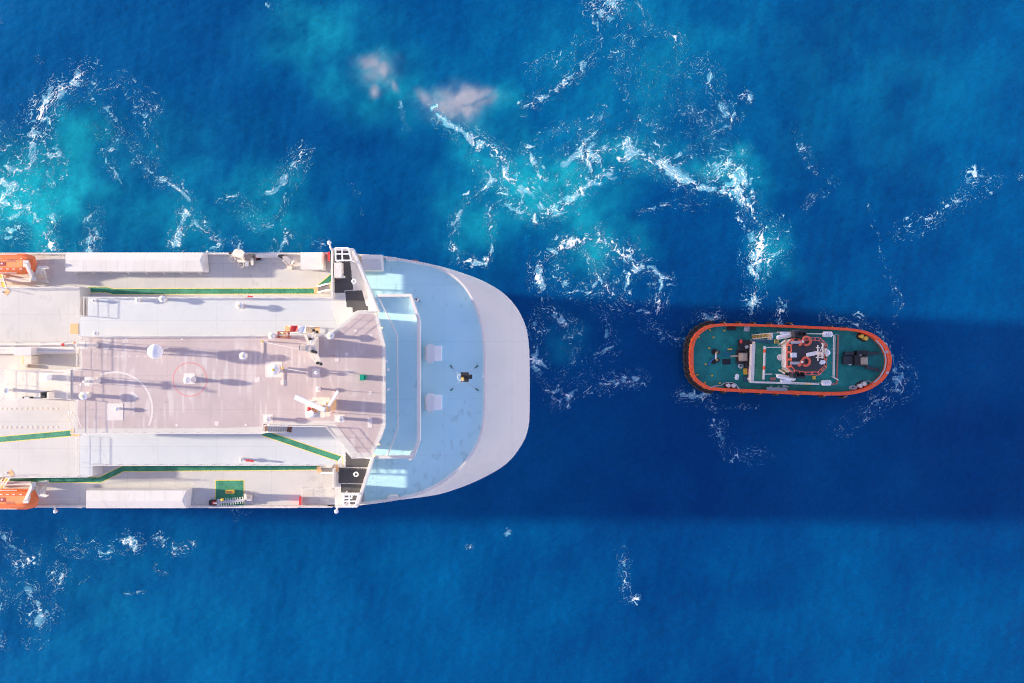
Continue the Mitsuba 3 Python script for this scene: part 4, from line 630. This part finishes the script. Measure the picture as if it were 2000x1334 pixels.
# fender and tyres round the stern
ORD = 'first second third fourth fifth sixth seventh eighth ninth tenth eleventh twelfth thirteenth fourteenth fifteenth'.split()
st = sg.Polygon(np.c_[cen + (to - cen) * 1.0]).exterior
aft = [tuple(p) for p in np.array(st.coords) if p[0] < P(1398, 700, BW)[0]]; aft = sorted(aft, key=lambda p: math.atan2(p[1] - P(1395, 697, BW)[1], -(p[0] - P(1395, 697, BW)[0])))
al = sg.LineString(aft)
tp('stern_fender', prism_w(al.buffer(.32, single_sided=False).difference(sg.Polygon(to).buffer(-.02)), .7, 2.7), 'rubber', label='black rubber fender round the stern')
for k in range(15):
    p = al.interpolate((k + .5) / 15, normalized=True); n = np.array([p.x - P(1395, 697, BW)[0], p.y - P(1395, 697, BW)[1]]); n /= np.linalg.norm(n); c = np.array([p.x, p.y]) + n * .46
    tt = thing('tyre_fender', f"black tyre fender round the tug's stern, {ORD[k]} along the arc from its {'upper' if al.coords[0][1] > al.coords[-1][1] else 'lower'} end", 'tyre', 'tyre fenders round the tug stern')
    m = trimesh.creation.torus(.44, .21, 22, 10); R = np.eye(4); R[:3, 0], R[:3, 1], R[:3, 2] = [-n[1], n[0], 0], [0, 0, 1], [n[0], n[1], 0]
    if np.linalg.det(R[:3, :3]) < 0: R[:3, 0] *= -1
    add('tyre', m.apply_transform(R).apply_translation([*c, 1.7]), 'rubber', tt, smooth=True)
    add('chain', [rod(np.r_[c - n * .15, 2.1], np.r_[np.array([p.x, p.y]) - n * .35 + np.array([-n[1], n[0]]) * s * .35, BW + .03], .05, 6) for s in (-1, 1)], 'yellow' if k in (1, 4, 5, 9, 10, 13) else 'rope_tan', tt)
for x, y, lab in ((1541, 629, 'fifth'), (1412, 627, 'first'), (1442, 627.5, 'second'), (1471, 628.5, 'third'), (1503, 630, 'fourth'), (1622, 635.5, 'sixth'), (1650, 637.5, 'seventh')):
    tt = thing('tyre_fender', f'black tyre fender on the tug\'s upper side, {lab} from the stern', 'tyre', 'tyre fenders along the tug sides')
    c = P(x, y + 2.2, 1.5); add('tyre', trimesh.creation.torus(.42, .18, 22, 10).apply_transform(trimesh.transformations.rotation_matrix(math.pi / 2, [1, 0, 0])).apply_translation(c), 'rubber', tt, smooth=True); add('chain', rod(c + [0, 0, .4], c + [0, -.35, 2.1], .05, 6), 'rope_tan', tt)
for x, y, lab in ((1645, 778, 'last'), (1413, 768, 'first'), (1450, 769, 'second'), (1482, 771, 'third'), (1515, 772.5, 'fourth'), (1555, 774, 'fifth'), (1605, 776.5, 'sixth')):
    tt = thing('tyre_fender', f'black tyre fender on the tug\'s lower side, {lab} from the stern', 'tyre', 'tyre fenders along the tug sides')
    c = P(x, y - 2.2, 1.5); add('tyre', trimesh.creation.torus(.42, .18, 22, 10).apply_transform(trimesh.transformations.rotation_matrix(math.pi / 2, [1, 0, 0])).apply_translation(c), 'rubber', tt, smooth=True); add('chain', rod(c + [0, 0, .4], c + [0, .35, 2.1], .05, 6), 'rope_tan', tt)
for x, y in ((1387, 645), (1415, 645.5), (1365, 658), (1394, 659), (1385.5, 680), (1378.5, 711.5), (1362, 732), (1391, 733.5), (1377, 747.5), (1406, 748.5)): tp('deck_socket', box(x - 1.7, y - 1.5, x + 1.7, y + 1.5, D, D + .12), 'yellow')
# deckhouse and boat deck
DH = [(1475, 662.5), (1508, 663.5), (1508, 650), (1636, 653.5), (1635, 749), (1472, 745)]
tp('deckhouse', prism(DH, D, BD), 'white_paint', label='white walls of the deckhouse'); tp('boat_deck', prism([(1475.6, 663), (1508.6, 664), (1508.6, 650.6), (1635.4, 654), (1634.4, 748.4), (1472.6, 744.4)], BD, BD + .02), 'tug_green', label='green boat deck on the deckhouse')
tp('deck_strip', prism([(1476, 672), (1491, 672), (1489, 743), (1474, 743)], BD + .02, BD + .03), 'green_deck', label='brighter green strip along the aft edge of the boat deck')
tp('coaming', [prism([(1469, 672), (1475.5, 672), (1472.5, 746), (1466, 746)], BD - .9, BD + .3)], 'white_paint'); tp('coaming', prism([(1466, 744.5), (1600, 748.8), (1600, 752), (1466, 748)], BD, BD + .5), 'white_paint')
tp('coaming', prism(rect(1577, 651, 1606, 652.6), BD, BD + .5), 'white_paint'); tp('coaming', prism(rect(1519, 648, 1530, 649.6), BD, BD + .5), 'white_paint')
tp('rim_bar', beam(P(1637, 654, BD + .2), P(1634, 749, BD + .2), .2), 'rust_red'); tp('rim_bar', beam(P(1624, 751, BD + .2), P(1636, 748.5, BD + .2), .2), 'rust_red')
for x, y, x2, y2, h in ((1628, 655, 1627, 736, .9), (1630.5, 655, 1629.5, 736, .5), (1627, 736, 1637, 742, .9), (1497, 678.5, 1528, 678, .8), (1493, 731, 1508, 730.5, .8), (1516, 731, 1530, 731.5, .8), (1530, 745, 1598, 749.5, .9), (1576, 651.5, 1608, 652.5, .9)):
    tp('rail', [rod(P(x, y, BD + h), P(x2, y2, BD + h), .075, 6)] + [rod(P(x + (x2 - x) * t, y + (y2 - y) * t, BD + h), np.r_[P(x + (x2 - x) * t, y + (y2 - y) * t, BD + h)[:2], BD], .05, 6) for t in (0, .33, .67, 1)], 'white_paint')
for y0, y1, m in ((676, 682, 'white_paint'), (682, 689, 'tug_orange'), (689, 715, 'white_paint'), (715, 722, 'tug_orange'), (722, 741, 'white_paint')): tp('foam_pipe', rod(P(1494 - (y0 - 676) * .04, y0, BD + .7), P(1494 - (y1 - 676) * .04, y1, BD + .7), .18, 10), m)
# wheelhouse: eight sloping window sides round a dark roof
WO = [(1536, 672), (1546, 661), (1582, 658), (1603, 659.5), (1616, 672), (1615, 718), (1600.5, 733), (1573, 732.5), (1548, 729.5), (1536, 718)]
WI = [(1546.5, 675), (1552, 668), (1583, 664.5), (1599.5, 666), (1610.5, 676), (1609.5, 714.5), (1597, 725.5), (1573, 726), (1553, 723), (1546.5, 715)]
wo, wi = np.array([P(x, y, WH) for x, y in WO]), np.array([P(x, y, WH + 1.5) for x, y in WI])
tp('wheelhouse_wall', prism_w(sg.Polygon(wo[:, :2]).buffer(-.1), BD + .02, WH), 'white_paint')
wr = tp('wheelhouse', [loft([wo, wi], True), prism_w(sg.Polygon(wo[:, :2]), WH - .12, WH)], 'house_red', label='red-brown octagonal window band of the wheelhouse')
tp('roof', prism_w(sg.Polygon(wi[:, :2]), WH + 1.3, WH + 1.52), 'dark_steel', label='dark wheelhouse roof')
nw = len(wo)
for i in range(nw):
    j = (i + 1) % nw; L = np.linalg.norm(wo[j] - wo[i]); cnt = 3 if i == nw - 1 else (1 if L < 1.4 else 2 if L < 2.4 else 3)
    n = np.cross(wo[j] - wo[i], wi[i] - wo[i]); n /= np.linalg.norm(n); n = n if n[2] > 0 else -n
    for k in range(cnt):
        u0, u1 = (k + .14) / cnt, (k + .86) / cnt; q = [(wo[i] * (1 - u) + wo[j] * u) * (1 - v) + (wi[i] * (1 - u) + wi[j] * u) * v for u, v in ((u0, .25), (u1, .25), (u1, .78), (u0, .78))]
        tp('pane', hull([a + n * e for a in q for e in (-.03, .03)]), 'glass_dark', parent=wr)
for (cx, cy), z in (((1573.5, 666), WH + 1.9), ((1572, 706), WH + 1.9)):
    a = np.radians(np.linspace(-120, 120, 14)); R = .62; c0 = P(cx + 3, cy, z)
    k = tp('exhaust_hook', pipe([c0 + [R * math.cos(t) - .1, R * math.sin(t), 0] for t in a] + [c0 + [-1.0, -R * .95, -.1], c0 + [-1.05, -R * .95, -.5]], .19, 10), 'house_red', smooth=40, label='red-brown hooked pipe on the wheelhouse roof')
    tp('silencer', rod(P(cx - 28, cy + 3, z - .2), P(cx - 10, cy + 3, z - .2), .20, 12), 'grey_paint', parent=k); tp('cap', box(cx - 7, cy - 1, cx - 3, cy + 3, z - .3, z + .2), 'white_gloss', parent=k); tp('base', box(cx - 10, cy - 3, cx - 1, cy + 8, WH + 1.52, z - .35), 'rust_red', parent=k)
tp('roof_box', box(1547, 689, 1556, 698, WH + 1.52, WH + 2.3), 'white_gloss'); tp('deck_hatch', lathe([[0, 0], [.5, 0], [.5, .3], [.36, .36], [.32, .28], [0, .28]], P(1524.6, 698, BD + .3) - [0, 0, .3], 20), 'white_paint')
# funnels
for q, lab in (([(1551, 646), (1574, 645), (1576, 657), (1553, 659)], 'upper'), ([(1549, 724), (1572, 727), (1573, 740), (1549, 738)], 'lower')):
    f = tp('funnel', prism(q, BD + .02, BD + 3.2), 'dark_steel', label=f'dark funnel on the {lab} side of the wheelhouse'); c = np.mean([P(x, y, BD + 3.2) for x, y in q], 0)
    tp('uptake', [lathe([[.2, 0], [.26, 0], [.26, .4], [.2, .4]], c + [-.3, 0, 0], 12), lathe([[.2, 0], [.26, 0], [.26, .4], [.2, .4]], c + [.4, 0, 0], 12)], 'black', parent=f)
# mast with radars
ZM = WH + 4.5; m = tp('mast', [beam(P(1607, 690, ZM) * [1, 1, 0] + [0, 0, WH + 1.5], P(1607, 690, ZM + .4), .3)], 'cream_paint', label='cream mast of the tug')
for p, q, r in (((1597.5, 674, ZM), (1597.5, 705, ZM), .10), ((1607, 671, ZM), (1606.5, 700, ZM), .13), ((1594, 679, ZM), (1601, 679, ZM), .08), ((1594, 698, ZM), (1608, 698, ZM), .09), ((1606, 676, ZM), (1600, 690, ZM), .07), ((1604, 671, ZM), (1611, 672, ZM), .07)): tp('yard', rod(P(*p), P(*q), r, 8), 'cream_paint', parent=m)
tp('radar_scanner', beam(P(1575.5, 693.5, WH + 3), P(1596, 689, WH + 3), .55, .3), 'white_gloss', parent=m, label='white radar scanner bar of the tug'); tp('radar_pedestal', lathe([[0, 0], [.2, 0], [.2, 1.2], [0, 1.2]], P(1586, 691, WH + 2.9) - [0, 0, 1.4], 12), 'grey_paint', parent=m)
tp('dome', ball(P(1616, 688.5, ZM - .6), .44, 2), 'white_gloss', parent=m, smooth=True); tp('searchlight', hull([P(x, y, ZM - 1.2 + dz) for x, y in ((1600, 709), (1603, 703.5), (1610, 703), (1613.5, 707), (1610, 711), (1603, 712)) for dz in (0, .7)]), 'white_gloss', parent=m)
for x, y in ((1612, 682), (1610, 686), (1605, 694), (1614, 694), (1600, 693)): tp('lamp', lathe([[0, 0], [.16, 0], [.16, .4], [0, .45]], P(x, y, ZM - .5), 10), 'cream_paint', parent=m)
# stairs of the tug
def tug_stair(a, b, z0, z1, width, n, label):
    p, q = P(*a, z1), P(*b, z0); d = (q - p)[:2]; d /= np.linalg.norm(d); u = np.array([-d[1], d[0]])
    k = tp('stair', [beam(np.r_[p[:2] + u * s * width / 2, z1 + .1], np.r_[q[:2] + u * s * width / 2, z0 + .1], .10, .24) for s in (-1, 1)], 'white_paint', label=label)
    for i in range(n): t = (i + .5) / n; c = p + (q - p) * t; e = np.linalg.norm((q - p)[:2]) / n * .32; tp('tread', prism_w([tuple(c[:2] + d * sx * e + u * sy * width * .46) for sx, sy in ((-1, -1), (1, -1), (1, 1), (-1, 1))], c[2] - .05, c[2]), 'yellow', parent=k)
tug_stair((1505, 654.5), (1468, 658), D, BD, .62, 13, 'long yellow-stepped stair at the upper side of the deckhouse'); tug_stair((1536.5, 666), (1524.5, 674.5), BD + .02, WH - .3, .62, 6, 'short yellow-stepped stair to the wheelhouse, upper one in the photo'); tug_stair((1536, 728), (1523.5, 721), BD + .02, WH - .3, .62, 6, 'short yellow-stepped stair to the wheelhouse, lower one in the photo')
tp('stair_landing', box(1505.5, 651, 1510, 661, BD + .03, BD + .1), 'white_paint'); tp('yellow_ladder', [beam(P(1512 + dx, 664 + dy, BD + .4), P(1521 + dx, 664 + dy, BD + .4), .08) for dx, dy in ((0, 0), (0, 3), (0, 6))] + [beam(P(x, 663.5, BD + .4), P(x, 671, BD + .4), .09) for x in (1513, 1520)], 'yellow')
tp('hose_tray', prism([(1468, 662.5), (1511, 665.5), (1511, 670.5), (1468, 667)], BD + .05, BD + .25), 'ladder_blue', label='dark blue tray between the stairs')
tp('deck_hatch', box(1587, 734.5, 1593.5, 741, BD + .02, BD + .2), 'yellow', label='yellow hatch on the boat deck'); tp('deck_hatch', box(1573.5, 748.5, 1586, 750.8, BD + .5, BD + .7), 'yellow')
# winches, bitts and boxes on the tug
t = thing('towing_winch', 'dark towing winch with a tan rope drum behind the tug deckhouse', 'winch'); zc = D + 1.3
add('drum', rod(P(1451, 689.5, zc), P(1451.5, 705, zc), .68, 18), 'rope_tan', t); add('flange', [], 'dark_steel', t) if False else None
for y in (688, 706): add('flange', rod(P(1451.5, y - .5, zc), P(1451.5, y + .5, zc), .92, 20), 'dark_steel', t)
add('bed', prism([(1438, 684), (1467, 684), (1466, 711), (1438, 711)], D, D + .35), 'dark_steel', t); add('gear_case', box(1456, 686, 1466, 709, D + .35, D + 1.5), 'black', t); add('motor', box(1445, 664, 1466, 677, D, D + 1.2), 'black', t); add('motor_case', box(1443.5, 676, 1466, 686, D, D + .9), 'dark_steel', t)
add('red_drum', rod(P(1447.5, 663.5, D + 1.2), P(1447.5, 670.5, D + 1.2), .2, 14), 'red', t); add('cable_head', hull([P(x, y, D + z) for x, y in ((1454, 676), (1461, 674), (1462, 679), (1457, 682)) for z in (1.0, 1.5)]), 'grey_paint', t); add('fairlead', rod(P(1427, 696, D + .6), P(1441, 695, D + .8), .15, 8), 'rope_tan', t)
add('rope_coil', [trimesh.creation.torus(.42 - .1 * i, .06, 20, 6).apply_translation(P(1447, 714.5, D + .15 + .1 * i)) for i in range(3)], 'rope_white', t); add('control_stand', box(1457, 707, 1465, 718, D, D + 1.1), 'dark_steel', t)
for x0, x1, m, lab in ((1454, 1458.5, 'yellow', 'yellow box behind the tug deckhouse beside a brown one'), (1459, 1464.5, 'rust_red', 'brown box behind the tug deckhouse beside a yellow one')): t = thing('deck_box', lab, 'box'); add('body', box(x0, 720, x1, 731, D, D + .7), m, t); add('lid', box(x0 - .3, 719.6, x1 + .3, 731.4, D + .7, D + .76), m, t)
t = thing('tow_bitt', 'H-shaped tow bitt with yellow tips on the aft deck of the tug', 'bitt'); add('cross_bar', rod(P(1398.5, 689, D + .9), P(1398.5, 702, D + .9), .16, 10), 'white_paint', t)
for x, y in ((1399, 688), (1399, 703)): add('post', lathe([[0, 0], [.32, 0], [.28, 1.1], [.34, 1.2], [0, 1.25]], P(x, y, D), 14), 'dark_steel', t); add('tip', box(x + .6, y - 1.6, x + 2.2, y + 2, D + 1.25, D + 1.35), 'yellow', t)
for x, y in ((1395, 687), (1394, 705)): add('foot_plate', lathe([[0, 0], [.5, 0], [.46, .1], [0, .1]], P(x, y, D), 14), 'black', t)
add('mooring_rope', pipe([P(x, y, D + .1) for x, y in ((1384, 713), (1388, 706), (1393, 701), (1397, 698))], .12, 8), 'rope_blue', label='blue rope lying at the tow bitt on the tug', cat='rope')
add('mooring_rope', pipe([P(1423 + 8 * math.cos(t) * (1 - t * .06), 685 + 5 * math.sin(t), D + .08 + .01 * t) for t in np.linspace(0, 9, 26)] + [P(1414, 692, D + .1), P(1427, 696, D + .4)], .045, 6), 'rope_blue', label='thin blue rope curling in front of the towing winch', cat='rope')
add('yellow_shackle', rod(P(1421, 682.5, D + .15), P(1430, 682, D + .2), .12, 8), 'yellow', label='yellow bar lying on the aft deck of the tug', cat='bar'); add('rubber_mat', box(1411, 701, 1427, 712, D, D + .05), 'cloth_dark', label='dark square mat on the aft deck of the tug', cat='mat'); add('rubber_mat', box(1421, 637.5, 1437, 645, D, D + .3), 'black', label='black mat along the upper bulwark of the tug', cat='mat')
t = thing('grating_bench', 'grey slatted platform at the upper bulwark of the tug', 'platform'); [add('slat', prism([(1454.5 + i * 2.2, 637), (1456 + i * 2.2, 637), (1454.3 + i * 2.2, 647), (1452.8 + i * 2.2, 647)], D + .9, D + 1.0), 'grey_paint', t) for i in range(5)]; add('frame', [beam(P(1454, 638, D + .85), P(1466, 638, D + .85), .1), beam(P(1453, 646.5, D + .85), P(1464, 646.5, D + .85), .1)], 'steel', t)
t = thing('boarding_platform', 'grey grated boarding platform over the lower bulwark of the tug', 'platform'); add('grating', prism([(1498, 756), (1538, 757.5), (1537.5, 764), (1498, 762.5)], BW + .15, BW + .3), 'steel', t); add('rail', [rod(P(x, 757, BW + .3), P(x + 4, 753.5, BW + 1.2), .06, 6) for x in (1503, 1518, 1531)] + [rod(P(1529, 752, BW + 1.0), P(1541, 756, BW + 1.0), .07, 6), rod(P(1529, 751, BW + 1), P(1530, 758, BW + .3), .06, 6)], 'steel', t)
t = thing('deck_vent', 'white twin-headed vent on the aft deck of the tug', 'vent'); [add('cap', lathe([[0, 0], [.16, 0], [.16, .7], [.32, .75], [.3, .95], [0, 1.05]], P(x, y, D), 16), 'white_gloss', t, smooth=40) for x, y in ((1437, 733.5), (1436, 738))]
t = thing('deck_vent', 'dark round vent with a white head beside the lower aft corner of the tug deckhouse', 'vent'); add('cap', lathe([[0, 0], [.45, 0], [.45, .3], [0, .4]], P(1456, 739.5, D), 16), 'ladder_blue', t); add('head', ball(P(1462, 739.5, D + .9), .2, 2), 'white_gloss', t)
def bollards(label, pts, mt, plate, rope=None):
    t = thing('bollard_pair', label, 'bollard')
    a, b = pts; add('plate', prism_w(sg.LineString([tuple(P(*a, D)[:2]), tuple(P(*b, D)[:2])]).buffer(.55), D, D + .06), plate, t)
    for p in pts: add('post', lathe([[0, 0], [.27, 0], [.25, .8], [.33, .86], [.33, .94], [0, 1.0]], P(*p, D), 16), mt, t, smooth=40)
    return t
bollards('yellow bollard pair on a black plate at the upper bow side of the tug', ((1679, 657), (1687, 661)), 'yellow', 'black')
bollards('cream bollard pair at the lower bow side of the tug', ((1676, 753), (1684, 749.5)), 'cream_paint', 'dark_steel'); bollards('white bollard pair at the lower stern side of the tug', ((1420, 752.5), (1430, 753)), 'white_paint', 'dark_steel')
def coil(label, pts, r=.06): add('mooring_rope', pipe([P(x, y, z) for x, y, z in pts], r, 6), 'rope_white', label=label, cat='rope')
coil('white rope looped from the lower stern bollards of the tug', [(1387, 757.5, BW + .05), (1397, 754, D + .9), (1408, 753, D + .2), (1414, 748.5, D + .2), (1422, 747, D + .3), (1430, 747.5, D + .3), (1437, 750, D + .6), (1444, 760, BW + .05)])
coil('white rope looped from the lower bow bollards of the tug', [(1684, 750, D + .6), (1687, 745, D + .3), (1698, 744, D + .2), (1704, 748, D + .6), (1708, 752, BW + .05)])
coil('white rope coil beside the lower bow bollards of the tug', [(1662 + 5 * math.cos(t) + t * .5, 757 + 3 * math.sin(t), D + .1 + .02 * t) for t in np.linspace(0, 14, 40)] + [(1676, 753, D + .7)], .07)
# anchor windlass on the fore deck
t = thing('anchor_windlass', 'dark anchor windlass with a pale rope drum on the fore deck of the tug', 'windlass'); zc = D + 1.2
add('drum', rod(P(1686.5, 697.5, zc), P(1686.5, 712, zc), .62, 18), 'rope_tan', t)
for y in (696.5, 713): add('flange', rod(P(1686.5, y - .5, zc), P(1686.5, y + .5, zc), .8, 20), 'dark_steel', t)
add('bed', prism([(1668, 688), (1694, 685), (1694, 717), (1668, 712)], D, D + .3), 'black', t); add('gear_case', box(1670, 694, 1680, 714, D + .3, D + 1.5), 'black', t); add('motor', box(1648, 696, 1666, 712, D, D + .9), 'dark_steel', t); add('motor', box(1650, 687, 1668, 694, D, D + .7), 'dark_steel', t); add('brake_box', box(1674, 685, 1696, 693, D, D + 1.1), 'black', t)
for (a, b) in (((1694, 690), (1716, 690)), ((1690, 717), (1716, 723))): add('chain_stopper', beam(P(*a, D + .35), P(*b, D + .3), .45, .3), 'dark_steel', t)
for x, y in ((1658, 711.5), (1678, 693)): add('handle', box(x, y, x + 5, y + 1.6, D + 1.2, D + 1.3), 'rope_white', t)
tp('bow_rail', pipe([np.r_[(np.array(P(x, y, BW)))[:2], BW - .1] for x, y in ((1711, 664), (1722, 676), (1729, 690), (1731, 706), (1728, 722), (1719, 737), (1708, 747))], .11, 8), 'grey_paint')
for x, y in ((1733, 687), (1733.5, 728)): tp('bow_fairlead', box(x - 2.5, y - 2, x + 2.5, y + 2, BW - .3, BW + .12), 'grey_paint')
# rafts and boats on the boat deck
for y0, s, lab in ((655, 1, 'white rescue float with a grey lid at the upper side of the tug wheelhouse'), (738.5, -1, 'white rescue float at the lower side of the tug wheelhouse')):
    t = thing('rescue_float', lab, 'float'); a, b = P(1520, y0 + 4 * s, BD + 1.3), P(1550, y0 - s, BD + 1.3); add('body', [rod(a, b, .34, 14), ball(a, .34, 2), ball(b, .34, 2)], 'white_gloss', t, smooth=40)
    add('case', box(1527, y0 - 7 * s if s > 0 else y0 + 3, 1545, y0 - 2 * s if s > 0 else y0 + 9, BD + .3, BD + 1.2), 'tarp_white', t); add('cradle', [beam(P(x, y0 + 3 * s, BD), P(x, y0 + 3 * s, BD + 1.1), .2) for x in (1526, 1544)], 'white_paint', t)
t = thing('rescue_boat', 'small white boat with a dark cover beside the upper funnel of the tug', 'boat'); add('hull', hull([P(x, y, BD + z) for x, y, z in ((1541, 650, 1.8), (1548, 645.5, 1.8), (1572, 645.5, 1.8), (1572, 648.5, 1.8), (1550, 653, 1.6), (1546, 650, .9), (1570, 648, .9))]), 'white_paint', t); add('cover', hull([P(x, y, BD + z) for x, y, z in ((1556, 646.8, 1.9), (1563, 646.5, 2.0), (1563, 653, 1.8), (1557, 653, 1.8))]), 'dark_steel', t)
for x0, y0, lab in ((1607, 648, 'white life raft canister at the upper forward corner of the tug boat deck'), (1604.5, 742.5, 'white life raft canister at the lower forward corner of the tug boat deck')):
    t = thing('life_raft', lab, 'life raft'); a, b = P(x0, y0 + 5, BD + .8), P(x0 + 18, y0 + 5, BD + .8); add('canister', [rod(a + (b - a) * .08, b - (b - a) * .08, .44, 18), rod(a, a + (b - a) * .09, .3, 14, .44), rod(b - (b - a) * .09, b, .44, 14, .3)], 'white_gloss', t, smooth=30)
    for f in (.3, .5, .7): add('strap', rod(a + (b - a) * f - [.03, 0, 0], a + (b - a) * f + [.03, 0, 0], .455, 18), 'grey_paint', t)
    add('cradle', [beam(P(x0 + 4, y0 + 1, BD + .3), P(x0 + 4, y0 + 9, BD + .3), .14), beam(P(x0 + 14, y0 + 1, BD + .3), P(x0 + 14, y0 + 9, BD + .3), .14)], 'white_paint', t)
t = thing('red_hose_box', 'rust-red box beside the lower rescue float on the tug', 'box'); add('body', box(1506, 738, 1515, 742, BD, BD + .6), 'rust_red', t); add('lid', box(1505.6, 737.6, 1515.4, 742.4, BD + .6, BD + .66), 'rust_red', t)
